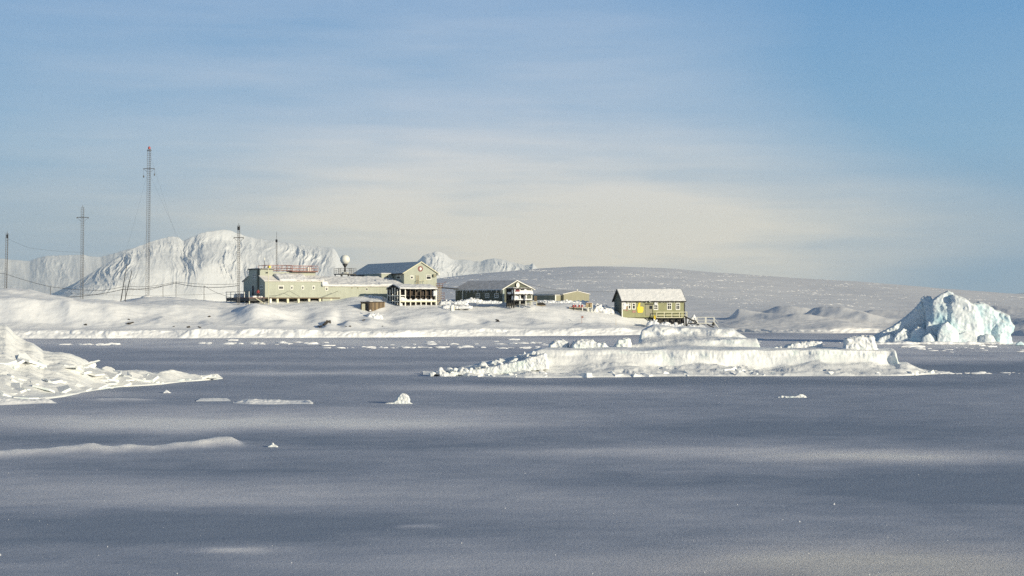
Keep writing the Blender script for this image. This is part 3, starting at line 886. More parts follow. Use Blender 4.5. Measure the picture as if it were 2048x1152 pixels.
        Y = Y + hump * body * (1.3 * fbm(P3(X / 3.5, Z / 2.0, 6.), 3) + 0.35 * ridged(P3(X / 1.5, Z / .9, 1.), 3))
        return Y, Z
    root = thing('iceberg', 'long low flat-topped white iceberg with a snowy hump, frozen into the ice', 'iceberg', at(1400, 752, 142.1))
    inv = Matrix.Translation(-root.location)
    me = loft('ice_shelf', px, rows, [4, 10, 14, 10, 10, 12, 8, 12, 14, 14, 12, 8, 6], M_BERG, disp=disp, sm=1.0)
    me.transform(inv)
    link('ice_shelf', me, M_BERG, root, smooth=True)
    def blk(nm, poly, Y0, Y1, amps, seed, vox=0.07, sh=0.12, mat=None):
        mb = MB()
        frust(mb, poly, Y0, Y1, sh)
        me = sculpt(mb, vox, amps, seed, nm)
        me.transform(inv)
        link(nm, me, mat or M_BERG, root, smooth=True)
    R = [(1.1, 0.22, 'r'), (0.5, 0.13, 'r'), (0.22, 0.06, 'f')]
    blk('ice_block', [(1097, 704), (1099, 690), (1106, 683), (1124, 680), (1136, 685), (1141, 704)], 152, 155, R, 1.1)
    blk('ice_block', [(1136, 704), (1145, 684), (1160, 679), (1185, 681), (1193, 687), (1211, 687), (1218, 697), (1216, 704)], 151, 156, R, 2.7)
    blk('ice_block', [(1224, 700), (1236, 681), (1252, 676), (1260, 678), (1264, 700)], 156, 160, R, 3.3)
    blk('ice_block', [(1562, 701), (1572, 691), (1590, 686), (1622, 683), (1643, 684), (1645, 701)], 153, 156, R, 4.4)
    blk('ice_block', [(1686, 706), (1688, 678), (1700, 675), (1726, 671), (1747, 673), (1752, 690), (1758, 706)], 150.2, 154, R, 5.9)
    blk('ice_block', [(1544, 701), (1550, 693), (1562, 692), (1568, 701)], 153, 155, R, 6.1)
    # broken ice sloping out at the left end
    rng = np.random.default_rng(5)
    mb = MB()
    for k in range(95):
        u = rng.random() ** 0.8
        px_ = 868 + 225 * u + rng.normal(0, 6)
        up = 746 - 44 * u ** 1.25
        py_ = up + rng.uniform(-3, 10 + 10 * u)
        Yk = Y_ice(753) + 3.5 * u + rng.uniform(0, 5) * (0.4 + u)
        w, h = rng.gamma(2.2, 2.6) + 2.5, rng.gamma(2.0, 1.7) + 1.6
        a = rng.uniform(-.5, .35)
        pts = []
        for q in range(5):
            an = q * 1.2566 + rng.uniform(-.35, .35)
            x, y = math.cos(an) * w, math.sin(an) * h
            pts.append((px_ + x * math.cos(a) - y * math.sin(a), py_ + x * math.sin(a) + y * math.cos(a)))
        frust(mb, pts, Yk, Yk + rng.uniform(.5, 1.4), 0.25)
    frust(mb, [(862, 750), (900, 745.5), (960, 738), (1040, 722), (1092, 706), (1098, 738), (960, 752)], Y_ice(753) + 1.5, Y_ice(753) + 8, .02)
    me = sculpt(mb, 0.065, [(0.5, 0.10, 'c'), (0.25, 0.05, 'f')], 3.0, 'ice_rubble', zmin=-0.1)
    me.transform(inv)
    link('ice_rubble', me, M_BERG, root, smooth=False)
    def chip(p, L_, W_, T_):
        n = 6
        rot = Matrix.Rotation(rng.uniform(-1, 1), 3, 'Z') @ Matrix.Rotation(rng.normal(.15, .3), 3, 'X') @ Matrix.Rotation(rng.normal(0, .3), 3, 'Y')
        ring = [Vector((math.cos(q * 1.0472 + rng.uniform(-.3, .3)) * L_ * rng.uniform(.7, 1.15), math.sin(q * 1.0472) * W_ * rng.uniform(.7, 1.15), 0)) for q in range(n)]
        vs = [rot @ (v + Vector((0, 0, -T_))) for v in ring] + [rot @ (v * rng.uniform(.6, .9) + Vector((0, 0, T_ * rng.uniform(.6, 1.2)))) for v in ring]
        me = bpy.data.meshes.new('ice_chip')
        me.from_pydata([v + p - root.location for v in vs], [], [tuple(range(n - 1, -1, -1)), tuple(range(n, 2 * n))] + [(i, (i + 1) % n, n + (i + 1) % n, n + i) for i in range(n)])
        link('ice_chip', me, M_BERG, root)
    for k in range(92):
        px_ = rng.uniform(930, 1870)
        base = float(lerp_curve(BERG_BASE, px_))
        up = rng.random() ** 1.6 * (16 if 1050 < px_ < 1790 else 5)
        Yk = Y_ice(base) + .25 + up * .36
        s_ = rng.gamma(1.8, .13) + .08
        chip(Vector((x_of(px_, Yk), Yk, max(0.02, z_of(base - up, Yk)) * .75 + .03)), s_ * 1.5, s_ * .9, s_ * .45)
build_flat_berg()

# ---- heap of broken slabs at the left edge
def build_left_heap():
    px = np.arange(-260, 446, 1.1)
    base = [(-260, 812), (0, 806), (60, 801), (110, 795), (150, 789), (200, 779), (240, 773), (280, 771), (320, 768), (360, 764), (400, 761), (430, 758), (446, 757)]
    crest = [(-260, 640), (-100, 640), (-20, 648), (0, 652), (12, 654), (20, 661), (28, 671), (40, 681), (50, 687), (66, 690), (78, 698), (86, 704), (125, 705), (140, 708), (160, 716), (176, 725), (190, 734), (215, 738), (230, 743), (300, 743), (340, 742), (370, 746), (390, 749), (415, 750), (428, 748), (434, 747), (440, 752), (446, 757)]
    Yb = Y_ice(lerp_curve(base, px))
    D = lerp_curve([(-260, 24), (0, 22), (90, 17), (180, 11), (230, 6), (300, 4.5), (400, 2.4), (446, 0.8)], px)
    bpy_, cpy = lerp_curve(base, px), lerp_curve(crest, px)
    rows = [(Yb, 0 * px - 0.1), (Yb + .25, 0 * px + .06)]
    for s, g in ((.14, .10), (.30, .25), (.48, .44), (.66, .64), (.84, .84), (1.0, 1.0)):
        Y = Yb + D * s
        rows.append((Y, np.maximum(CAM_H - (bpy_ + (cpy - bpy_) * g - 600) * Y / F, .05)))
    rows.append((Yb + D * 1.25 + 1, rows[-1][1] * .55))
    rows.append((Yb + D * 1.7 + 3, 0 * px - .15))
    def disp(px, Y, Z, t):
        X = (px[None, :] - CX) * Y / F
        a = np.clip((t - .8) / 1.0, 0, 1) * np.clip((8.2 - t) / 1.0, 0.05, 1)
        th = np.clip((Z + .15) / 1.0, 0.12, 1)
        # overlapping tilted plates: a saw-tooth in a warped direction
        w = X * 0.28 + Y * 0.62 + 1.3 * fbm(P3(X / 3.5, Y / 3.5, 1.), 3)
        saw = (w / 2.7) % 1.0
        w2 = -X * 0.45 + Y * 0.85 + 0.9 * fbm(P3(X / 2, Y / 2, 7.), 3)
        saw2 = (w2 / 1.1) % 1.0
        msk = np.clip(fbm(P3(X / 4, Y / 4, 3.), 2) * 2 + .6, 0, 1)
        Z = Z + a * th * (0.34 * (np.clip(saw * 1.25, 0, 1) * (1 - np.clip((saw - .8) * 5, 0, 1)) - .4) * msk + 0.08 * (saw2 - .5) * (1 - msk * .6) + 0.25 * fbm(P3(X / 2.2, Y / 1.6, 2.), 3) + 0.03 * fbm(P3(X / .3, Y / .3, 2.), 3))
        return Y, Z
    root = thing('ice_heap', 'wide heap of broken snow-dusted ice slabs at the left edge', 'ice heap', at(60, 801, Y_ice(801)))
    inv = Matrix.Translation(-root.location)
    me = loft('snow_mound', px, rows, [3, 8, 22, 26, 28, 26, 22, 20, 6, 5], M_RUB, disp=disp, sm=1.5)
    bv = BVHTree.FromPolygons([v.co.copy() for v in me.vertices], [tuple(p.vertices) for p in me.polygons])
    me.transform(inv)
    link('snow_mound', me, M_RUB, root, smooth=True)
    rng = np.random.default_rng(15)
    def slab(p, L_, W_, T_, rot):
        n = 6
        vs, top = [], []
        for q in range(n):
            an = q * 2 * math.pi / n + rng.uniform(-.3, .3)
            r = rng.uniform(.75, 1.15)
            vs.append(Vector((math.cos(an) * L_ * r, math.sin(an) * W_ * r, 0)))
        mb = MB()
        lo = [rot @ (v + Vector((0, 0, -T_))) + p for v in vs]
        up = [rot @ (v * .93 + Vector((0, 0, T_ * rng.uniform(.7, 1)))) + p for v in vs]
        mb.add(lo + up, [tuple(range(n - 1, -1, -1)), tuple(range(n, 2 * n))] + [(i, (i + 1) % n, n + (i + 1) % n, n + i) for i in range(n)])
        me = bpy.data.meshes.new('ice_slab')
        me.from_pydata(mb.v, [], mb.f)
        me.transform(inv)
        return link('ice_slab', me, M_RUB, root)
    k = 0
    while k < 78:
        x = rng.uniform(-10, 300) if k < 62 else rng.uniform(240, 440)
        c = float(lerp_curve(crest, x)); b = float(lerp_curve(base, x))
        y = c + (b - c) * rng.uniform(.18, .97)
        if k < 62 and y < 715: continue
        h = hit(x, y, bv)
        if h is None: continue
        sz = rng.gamma(2.2, .22) + .18
        if k >= 62: sz *= .45
        rot = Matrix.Rotation(rng.uniform(-.6, .6), 3, 'Z') @ Matrix.Rotation(rng.normal(.25, .22), 3, 'X') @ Matrix.Rotation(rng.normal(0.1, .25), 3, 'Y')
        slab(h + Vector((0, 0, .03)), sz * 1.5, sz * .8, .05 + .06 * rng.random(), rot)
        k += 1
    # a few that stand up
    for (x, y, s, rx, ry) in ((184, 733, .42, 1.25, .5), (216, 742, .62, .55, .1), (298, 758, .42, .9, .2), (226, 752, .5, .7, -.1)):
        h = hit(x, y, bv)
        if h is None: continue
        slab(h + Vector((0, 0, .1)), s, s * .9, .08, Matrix.Rotation(.3, 3, 'Z') @ Matrix.Rotation(rx, 3, 'X') @ Matrix.Rotation(ry, 3, 'Y'))
build_left_heap()

# ---- single lumps of ice standing on the flat
def lump(name, label, poly, Y0, depth, amps, vox, seed, cat='ice lump', mat=None, extra=None, group=None, smooth=True):
    mb = MB()
    frust(mb, poly, Y0, Y0 + depth, 0.18)
    if extra:
        frust(mb, extra, Y0 - depth * .1, Y0 + depth * .9, 0.15)
    me = sculpt(mb, vox, amps, seed, name, zmin=-0.06)
    base = Vector((sum(v.co.x for v in me.vertices) / len(me.vertices), Y0 + depth / 2, 0))
    me.transform(Matrix.Translation(-base))
    o = link(name, me, mat or M_RUB, smooth=smooth)
    o.location = base
    return tag(o, label, cat, group)
S = [(0.35, 0.08, 'r'), (0.14, 0.035, 'f')]
lump('ice_chunk', 'upright white ice chunk with a long shadow, alone on the flat ice', [(785, 808), (793, 799), (798, 790), (804, 786.5), (814, 788.5), (820, 796), (820, 808)], 104.0, 0.7, S, 0.03, 1.0,
     extra=[(762, 809), (775, 805.5), (790, 803), (826, 807), (828, 809)])
lump('ice_chunk', 'low white ice chunk with raised tip, alone on the right half of flat ice', [(1550, 796), (1558, 791.5), (1575, 793.5), (1594, 792), (1603, 788), (1609, 790), (1615, 796)], 111.0, 0.6, S, 0.03, 2.0,
     extra=[(1522, 801), (1532, 798.8), (1548, 799), (1560, 801)])
lump('ice_chunk', 'small pointed snow-covered chunk before the slab heap', [(322, 787), (329, 783), (333, 779.5), (337, 783), (345, 787)], 116.0, 0.7, S, 0.035, 3.0, mat=M_SNOW)
lump('ice_chunk', 'small white chunk past the right end of the long wavy foreground drift', [(533, 894.5), (540, 890), (545, 886.5), (549, 889), (557, 894.5)], 73.5, 0.5, S, 0.025, 4.0)
lump('ice_chunk', 'small ice chunk at the right foot of the blue iceberg', [(2030, 691), (2034, 685), (2041, 682), (2048, 687), (2050, 691)], 238.0, 1.2, S, 0.08, 5.0, mat=M_BLUE)

# low drifts of snow on the flat ice
M_DRIFT = snow_mat('thin_drift_snow', base=(0.80, 0.80, 0.82), var=.16, scale=.5, bscale=4, bstr=.5, bdist=.05)
def drift(label, px0, px1, crest, base, depth, seed, step=1.5, amp=0.04, mat=None):
    px = np.arange(px0, px1, step)
    Yb = Y_ice(lerp_curve(base, px))
    e = np.clip(np.minimum(px - px0, px1 - px) / (0.12 * (px1 - px0)), 0, 1) ** .7
    Yc = Yb + depth * .45 * np.maximum(e, .15)
    zc = np.maximum(CAM_H - (lerp_curve(crest, px) - 600) * Yc / F, 0.01) * np.clip(e * 1.5, 0, 1)
    rows = [(Yb - .15, 0 * px - .05), (Yb + depth * .12 * e, zc * .35), (Yb + depth * .28 * np.maximum(e, .12) + .02, zc * .8), (Yc + .04, zc), (Yc + depth * .35 * np.maximum(e, .15) + .1, zc * .55), (Yc + depth * .8 * np.maximum(e, .15) + .4, 0 * px - .06)]
    def disp(px, Y, Z, t):
        X = (px[None, :] - CX) * Y / F
        Z = Z + sea_height(X, Y) + .02
        return Y, Z + np.clip(Z / .1, 0, 1) * amp * (fbm(P3(X / 1.2, Y / .7, seed), 4) * 1.6 + .8 * ridged(P3(X / .5, Y / .4, seed), 3) - .4)
    me = loft('snow_drift', px, rows, [3, 6, 6, 6, 5, 4], None, disp=disp, sm=1.5)
    c = Vector((x_of((px0 + px1) / 2, Yb.mean()), float(Yb.mean()), 0))
    me.transform(Matrix.Translation(-c))
    o = link('snow_drift', me, mat or M_SNOW, smooth=True)
    o.location = c
    tag(o, label, 'snow drift')
drift('longer flat white snow drift on the ice, right of a shorter one', 466, 628, [(466, 805), (480, 801), (500, 799.5), (560, 801), (580, 804), (605, 804), (618, 802), (628, 807)], [(466, 806), (500, 808), (560, 808), (628, 808)], 3.4, 1., amp=.09)
drift('shorter flat white snow drift on the ice, left of a longer one', 392, 462, [(392, 800), (402, 797), (430, 797), (450, 797.5), (462, 800)], [(392, 801.5), (430, 801.5), (462, 801.5)], 2.4, 2., amp=.08)
drift('thick white snow lip running in from the left edge below the slab heap', -140, 114, [(-140, 797), (0, 797), (10, 795.5), (30, 798), (60, 799), (85, 797), (100, 797.5), (114, 803)], [(-140, 813), (0, 810), (50, 808), (114, 805)], 3.0, 3., amp=.08)

# brash ice: small pieces in rows off the shore
def build_brash():
    protos = []
    rng = np.random.default_rng(31)
    for k in range(5):
        bm = bmesh.new()
        bmesh.ops.create_icosphere(bm, subdivisions=2, radius=1.0)
        for v in bm.verts:
            n = noise3(np.array([list(v.co * 1.4 + Vector((k * 7.1, 0, 0)))]))[0]
            v.co *= 1 + .55 * n
            v.co.z = max(v.co.z, -.3)
        me = bpy.data.meshes.new('brash_ice')
        bm.to_mesh(me); bm.free()
        me.materials.append(M_SNOW)
        protos.append(me)
    spots = []
    for k in range(20): spots.append((rng.uniform(130, 240), rng.normal(689.5, .8)))
    for k in range(34): spots.append((rng.uniform(400, 660), rng.normal(687, 2.2)))
    for k in range(52): spots.append((rng.uniform(640, 1090), rng.normal(695.5, .8)))
    for k in range(26): spots.append((rng.uniform(780, 1095), rng.normal(686.5, 2.5)))
    for k in range(22): spots.append((rng.uniform(1825, 2060), rng.normal(698, 3.5)))
    for k in range(20): spots.append((rng.uniform(1440, 1700), rng.normal(680, 4)))
    for k in range(24): spots.append((rng.uniform(1880, 2060), rng.normal(747, .7)))
    for i, (px_, py_) in enumerate(spots):
        py_ = max(py_, 678.5)
        Yk = Y_ice(py_)
        o = bpy.data.objects.new('brash_ice', protos[i % 5])
        s = rng.gamma(2.0, .085) + .07
        if py_ > 740: s *= .5
        o.location = (x_of(px_, Yk), Yk, 0.0)
        o.scale = (s * rng.uniform(1.3, 3.4), s * rng.uniform(.7, 1.2), s * rng.uniform(.28, .6))
        o.rotation_euler = (0, 0, rng.uniform(-.4, .4))
        COL.objects.link(o)
        if py_ > 740:
            tag(o, 'small white ice piece in the thin line right of the flat iceberg', 'ice piece', 'ice pieces in a line right of the flat iceberg')
        elif px_ > 1800:
            tag(o, 'small white ice piece lying before the blue iceberg', 'ice piece', 'ice pieces before the blue iceberg')
        elif px_ > 1430:
            tag(o, 'small ice piece on the channel behind the flat iceberg', 'ice piece', 'ice pieces behind the flat iceberg')
        elif px_ < 300:
            tag(o, 'small white ice piece in the short row behind the slab heap', 'ice piece', 'ice pieces behind the slab heap')
        else:
            tag(o, 'small white ice piece in the broken rows off the station shore', 'ice piece', 'ice pieces off the shore')
build_brash()

# frost crystals glinting on the near ice
def build_frost():
    rng = np.random.default_rng(77)
    vs, fs = [], []
    for k in range(130):
        px_ = rng.uniform(-100, 2150); py_ = 770 + 382 * rng.random() ** .8
        Yk = Y_ice(py_)
        x = x_of(px_, Yk)
        s = rng.gamma(2., .004) + .004
        z = float(sea_height(np.array([x]), np.array([Yk]))[0])
        b = len(vs)
        vs += [(x - s, Yk - s, z - .01), (x + s, Yk - s, z - .01), (x, Yk + s, z - .01), (x + s * .3, Yk, z + s * 1.6)]
        fs += [(b, b + 1, b + 3), (b + 1, b + 2, b + 3), (b + 2, b, b + 3)]
    me = bpy.data.meshes.new('frost_crumbs')
    me.from_pydata(vs, [], fs)
    tag(link('frost_crumbs', me, M_SNOW), 'tiny frost crystals scattered on the near ice', kind='stuff')
build_frost()
# ================================================================== STATION
def wall_mat(name, col, var=0.10, streak=True, rough=0.6):
    m, nt, b = new_mat(name)
    v = coords(nt, (1, 1, 1), world=False)
    n1 = noise_node(nt, v, 0.8, 5)
    vs = coords(nt, (2.2, 2.2, 0.18), world=False)
    n2 = noise_node(nt, vs, 1.5, 4)
    f = math_n(nt, 'ADD', math_n(nt, 'MULTIPLY', n1, .5), math_n(nt, 'MULTIPLY', n2, .5))
    L(nt, ramp(nt, f, [(0.35, tuple(c * (1 - var) for c in col)), (0.65, tuple(min(1, c * (1 + var)) for c in col))]), b.inputs['Base Color'])
    b.inputs['Roughness'].default_value = rough
    w = nt.nodes.new('ShaderNodeTexWave')
    w.bands_direction = 'Z'
    w.inputs['Scale'].default_value = 1.6
    w.inputs['Distortion'].default_value = 0.3
    L(nt, coords(nt, (1, 1, 1), world=False), w.inputs['Vector'])
    bump(nt, b, w.outputs['Fac'], 0.25, 0.02)
    return m
M_SAGE = wall_mat('sage_wall', (0.385, 0.405, 0.332))
M_OLIVE = wall_mat('olive_wall', (0.265, 0.27, 0.135), var=.14)
M_OLIVE2 = wall_mat('olive_grey_wall', (0.27, 0.26, 0.175))
M_DGREEN = wall_mat('dark_green_wall', (0.105, 0.115, 0.085))
M_GREYWALL = wall_mat('slate_wall', (0.33, 0.38, 0.36))
M_ROOF = flat_mat('frosted_roof', (0.84, 0.80, 0.74), .8, .16, 1.2, (1, 1, 1), bstr=.3, bscale=6)
M_ROOFD = flat_mat('dark_roof', (0.60, 0.58, 0.57), .8, .3, 1.5, bstr=.3, bscale=6)
M_ROOFS = snow_mat('roof_snow', base=(0.80, 0.79, 0.78), var=.10, scale=.9, bscale=4, bstr=.5, bdist=.05)
M_WHITE = flat_mat('white_paint', (0.78, 0.77, 0.70), .55, .06)
M_CREAM = flat_mat('cream_paint', (0.66, 0.63, 0.46), .6, .10)
M_PANE = flat_mat('window_glass', (0.018, 0.019, 0.022), .12, .1)
M_DARK = flat_mat('dark_timber', (0.030, 0.027, 0.024), .8, .3)
M_BLACK = flat_mat('black_paint', (0.02, 0.02, 0.022), .6, .2)
M_BROWN = flat_mat('weathered_planks', (0.15, 0.11, 0.07), .8, .45, 2.0, (6, 6, .5), bstr=.4)
M_PLANK = flat_mat('bleached_planks', (0.27, 0.20, 0.12), .8, .3, 2.0, (6, 6, .5))
M_WOOD = flat_mat('pale_wood', (0.48, 0.37, 0.22), .75, .2, 3.0, (1, 1, 6))
M_RED = flat_mat('red_paint', (0.42, 0.055, 0.045), .5, .15)
M_RUST = flat_mat('rusty_red_steel', (0.17, 0.075, 0.06), .6, .25)
M_STEEL = flat_mat('galvanised_steel', (0.26, 0.25, 0.245), .5, .2, metal=.3)
M_MAST = flat_mat('mast_steel', (0.11, 0.105, 0.105), .55, .25, metal=.2)
M_CABLE = flat_mat('cable_black', (0.035, 0.033, 0.035), .6, .1)
M_YEL = flat_mat('yellow_paint', (0.82, 0.60, 0.02), .5, .05)
M_ROCK = flat_mat('dark_rock', (0.055, 0.047, 0.040), .85, .5, 3.0, bstr=.6, bscale=8)
M_DRUM = flat_mat('drum_brown', (0.075, 0.05, 0.035), .55, .5, 1.0)
M_MAROON = flat_mat('emblem_maroon', (0.16, 0.02, 0.025), .5, .1)
M_PINK = flat_mat('faded_red_paint', (0.40, 0.20, 0.165), .6, .2)

class Frame:
    def __init__(self, px, Y, deg, name=None, label=None, cat=None, group=None, z0=0.0):
        self.ox, self.oy = x_of(px, Y), Y
        self.a = math.radians(deg); self.c, self.s = math.cos(self.a), math.sin(self.a)
        self.z0 = z0
        self.root = thing(name, label, cat, (self.ox, self.oy, z0), self.a, group) if name else None
    def u(self, px, v=0.0):
        k = (px - CX) / F
        return (k * (self.oy + v * self.c) - self.ox + v * self.s) / (self.c - k * self.s)
    def v(self, px, u=0.0):
        k = (px - CX) / F
        return (self.ox + u * self.c - k * (self.oy + u * self.s)) / (self.s + k * self.c)
    def Y(self, u, v):
        return self.oy + u * self.s + v * self.c
    def z(self, py, u, v):
        return z_of(py, self.Y(u, v))
    def w(self, u, v, z):
        return Vector((self.ox + u * self.c - v * self.s, self.oy + u * self.s + v * self.c, z))
    def part(self, name, mb, mat, parent=None, **kw):
        o = mb.build(name, mat, None, **kw)
        o.data.transform(Matrix.Translation((0, 0, -self.z0)))
        o.parent = parent or self.root
        return o

def window(fr, plane, at_, p0, p1, q0, q1, fm=.12, frame=None, pane=None, bars=(0, 0), parent=None, name='window', split=None):
    """framed window on a wall: plane 'f' (faces -v at v=at_) or 'l' (faces -u at u=at_); px p0..p1, py q0..q1"""
    frame = frame or M_WHITE; pane = pane or M_PANE
    if plane == 'f':
        a0, a1 = fr.u(p0, at_), fr.u(p1, at_)
        z1, z0 = fr.z(q0, (a0 + a1) / 2, at_), fr.z(q1, (a0 + a1) / 2, at_)
        bx = lambda mb, x0, x1, y0, y1, zz0, zz1: mb.box(x0, x1, at_ - y1, at_ - y0, zz0, zz1)
    else:
        a0, a1 = sorted((fr.v(p0, at_), fr.v(p1, at_)))
        z1, z0 = fr.z(q0, at_, (a0 + a1) / 2), fr.z(q1, at_, (a0 + a1) / 2)
        bx = lambda mb, x0, x1, y0, y1, zz0, zz1: mb.box(at_ - y1, at_ - y0, x0, x1, zz0, zz1)
    mb = MB()
    bx(mb, a0, a1, -.02, .05, z0, z0 + fm * 1.2); bx(mb, a0, a1, -.02, .05, z1 - fm, z1)
    bx(mb, a0, a0 + fm, -.02, .05, z0 + fm * 1.2, z1 - fm); bx(mb, a1 - fm, a1, -.02, .05, z0 + fm * 1.2, z1 - fm)
    for k in range(bars[0]):
        x = a0 + (a1 - a0) * (k + 1) / (bars[0] + 1)
        bx(mb, x - .04, x + .04, -.02, .045, z0 + fm * 1.2, z1 - fm)
    for k in range(bars[1]):
        zc = z0 + (z1 - z0) * (split if split and bars[1] == 1 else (k + 1) / (bars[1] + 1))
        bx(mb, a0 + fm, a1 - fm, -.02, .047, zc - .05, zc + .05)
    w = fr.part(name, mb, frame, parent)
    g = MB(); bx(g, a0 + fm * .8, a1 - fm * .8, -.02, .02, z0 + fm, z1 - fm * .8)
    fr.part('pane', g, pane, w)
    return w

def lumpy(me, amp, scale, seed=0.0, axis_keep=None):
    n = len(me.vertices)
    co = np.empty(n * 3, np.float32); me.vertices.foreach_get('co', co)
    co = co.reshape(-1, 3).astype(float)
    me.update()
    no = np.empty(n * 3, np.float32); me.vertex_normals.foreach_get('vector', no)
    co += no.reshape(-1, 3) * (amp * fbm(co / scale + seed, 3))[:, None]
    me.vertices.foreach_set('co', co.astype(np.float32).ravel()); me.update()

def snow_part(fr, name, mb, parent=None, vox=.10, amps=((.6, .10, 'f'), (.25, .05, 'f')), seed=1.0):
    me = sculpt(mb, vox, list(amps), seed, name)
    me.transform(Matrix.Translation((0, 0, -fr.z0)))
    o = link(name, me, M_ROOFS, parent or fr.root, smooth=True)
    return o

# ---- main building: long stilted wing, lower wing, gabled hall
def main_building():
    fr = Frame(530, 312, 30, 'station_building', 'long pale green station building on stilts with gabled hall at its right end', 'building', z0=6.7)
    U1, U2 = fr.u(645), fr.u(806)
    DEP = fr.v(487)
    zf, ze = fr.z(595, 0, 0), fr.z(561.5, 0, 0)
    v1, v2 = fr.v(520), fr.v(497.5)
    zp, zt = fr.z(552, 0, v1), fr.z(538.5, 0, v1)
    # tall wing body: one wall mesh with the stepped end
    prof = [(0, zf), (DEP, zf), (DEP, ze), (v2, zp), (v1, zp), (0, ze)]
    fr.part('wall', MB().prism(prof, 'x', 0, U1), M_SAGE)
    UM = fr.u(546, v1)
    fr.part('roof_turret', MB().box(.003, UM, v1, v2, zp - .02, zt), M_SAGE)
    fr.part('turret_roof', MB().box(-.25, UM + .25, v1 - .25, v2 + .25, zt, zt + .16), M_BLACK)
    fr.part('turret_snow', MB().box(-.2, UM + .2, v1 - .2, v2 + .2, zt + .16, zt + .26), M_ROOFS, bevel=.04)
    zd = fr.z(544.5, fr.u(610, v1), v1)
    UD = fr.u(631, v1)
    fr.part('clerestory', MB().box(UM, UD, v1 + .02, v2 - .02, zp - .02, zd), M_SAGE)
    # pent roofs
    e = .35
    sl = (zp - ze) / v1
    fr.part('roof', MB().prism([(-e, ze - e * sl), (v1, zp), (v1, zp + .12), (-e, ze - e * sl + .12)], 'x', -.3, U1 + .2).prism(
        [(DEP + e, ze - e * sl), (v2, zp), (v2, zp + .12), (DEP + e, ze - e * sl + .12)], 'x', -.3, U1 + .2), M_ROOF)
    mb = MB().prism([(-.45, ze - .02), (-.45, ze + .28), (v1 * .55, zp + .25), (v1 + .1, zd - .25), (v1 + .1, zp + .05)], 'x', UM + .15, fr.u(604, v1))
    mb.prism([(-.45, ze - .02), (-.45, ze + .30), (v1 * .5, zp - .25), (v1 + .1, zp + .30), (v1 + .1, zp + .05)], 'x', fr.u(600, v1), U1 + .25)
    snow_part(fr, 'roof_snow', mb, vox=.12, amps=((1.6, .22, 'f'), (.5, .10, 'f')), seed=2.)
    # floor beam, black sheet painting the shade beneath, and stilts
    fr.part('floor_beam', MB().box(-.05, fr.u(680), -.06, .3, zf - .22, zf - .003), M_BROWN)
    fr.part('underfloor_shade', MB().box(.4, fr.u(700), 2.2, 2.6, zf - 2.0, zf - .01), M_BLACK)
    for p in (541, 555, 575.5, 597, 618, 639.7, 662):
        u = fr.u(p, .15)
        fr.part('stilt', MB().box(u - .22, u + .22, .0, .5, zf - 1.7, zf - .22), M_WHITE if p < 545 else M_CREAM)
    # windows of the tall wing
    window(fr, 'f', 0, 556.5, 567.5, 570.6, 579, .13, bars=(0, 1), split=.66)
    for p in (583.6, 605.4, 627.2):
        window(fr, 'f', 0, p - 2.6, p + 2.6, 571, 579, .13, bars=(0, 1), split=.7)
    window(fr, 'f', v1, 531, 536, 543.8, 547.4, .05, frame=M_SAGE)
    for p in (507, 510.9):
        window(fr, 'l', 0, p - 1.5, p + 1.5, 547.5, 558.5, .10, frame=M_WHITE, bars=(0, 1))
    window(fr, 'l', 0, 519.5, 526.5, 570.2, 577.8, .10, bars=(1, 0))
    d = MB(); vd = sorted((fr.v(504), fr.v(509)))
    d.box(-.05, .02, vd[0], vd[1], zf, fr.z(572, 0, vd[0]))
    d = fr.part('door', d, M_BLACK)
    fr.part('door_frame', MB().box(-.08, .02, vd[0] - .16, vd[0] - .003, zf, fr.z(571, 0, vd[0])).box(-.08, .02, vd[1] + .003, vd[1] + .16, zf, fr.z(571, 0, vd[0])), M_WHITE, d)
    fr.part('downpipe', MB().box(-.18, -.02, fr.v(516.6) - .45, fr.v(516.6) + .45, zf, zt - .1), M_DGREEN)
    # entrance deck at the left end
    D0 = -3.6
    dk = fr.part('deck', MB().box(D0, -.01, -.3, DEP + 1.2, zf - .14, zf), M_RUST)
    fr.part('deck_frame', MB().box(D0 + .05, -.05, -.2, DEP + 1.0, zf - .75, zf - .15), M_BLACK)
    for k, v in enumerate((-.2, 2.6, 5.4, 8.2, 11.0, DEP + .9)):
        fr.part('deck_post', MB().box(D0 + .05, D0 + .22, v, v + .16, zf - 1.6, zf - .76), M_CREAM)
        fr.part('rail_post', MB().box(D0 + .02, D0 + .12, v, v + .12, zf + .003, zf + 1.25), M_WHITE)
    fr.part('handrail', MB().tube((D0 + .07, -.2, zf + 1.22), (D0 + .07, DEP + 1, zf + 1.22), .035).tube((D0 + .07, -.2, zf + .65), (D0 + .07, DEP + 1, zf + .65), .03), M_RUST)
    fr.part('brace', MB().tube((D0 + 1.4, -.42, zf - .15), (D0 + 3.4, -.42, zf - 1.3), .09), M_CREAM)
    mb = MB().box(D0 + .3, D0 + 2.1, 6.8, 10.2, zf - .05, zf + .75)
    snow_part(fr, 'deck_snow', mb, vox=.12, amps=((.9, .25, 'f'),), seed=4.)
    mb = MB().box(D0 + 1.0, -.4, .2, 2.2, zf - .05, zf + .30)
    snow_part(fr, 'deck_snow', mb, vox=.1, amps=((.7, .2, 'f'),), seed=8.)
    # roof rail of the clerestory
    def rail(nm, u0, u1, v0, vv1, zb, h, n, mat, dz=0):
        mb = MB()
        for t in (h, h * .5, .08):
            mb.tube((u0, v0, zb + t), (u1, v0, zb + t), .04).tube((u0, vv1, zb + t), (u1, vv1, zb + t), .04)
            mb.tube((u0, v0, zb + t), (u0, vv1, zb + t), .05).tube((u1, v0, zb + t), (u1, vv1, zb + t), .05)
        for k in range(n + 1):
            u = u0 + (u1 - u0) * k / n
            mb.tube((u, v0, zb), (u, v0, zb + h), .045).tube((u, vv1, zb), (u, vv1, zb + h), .05)
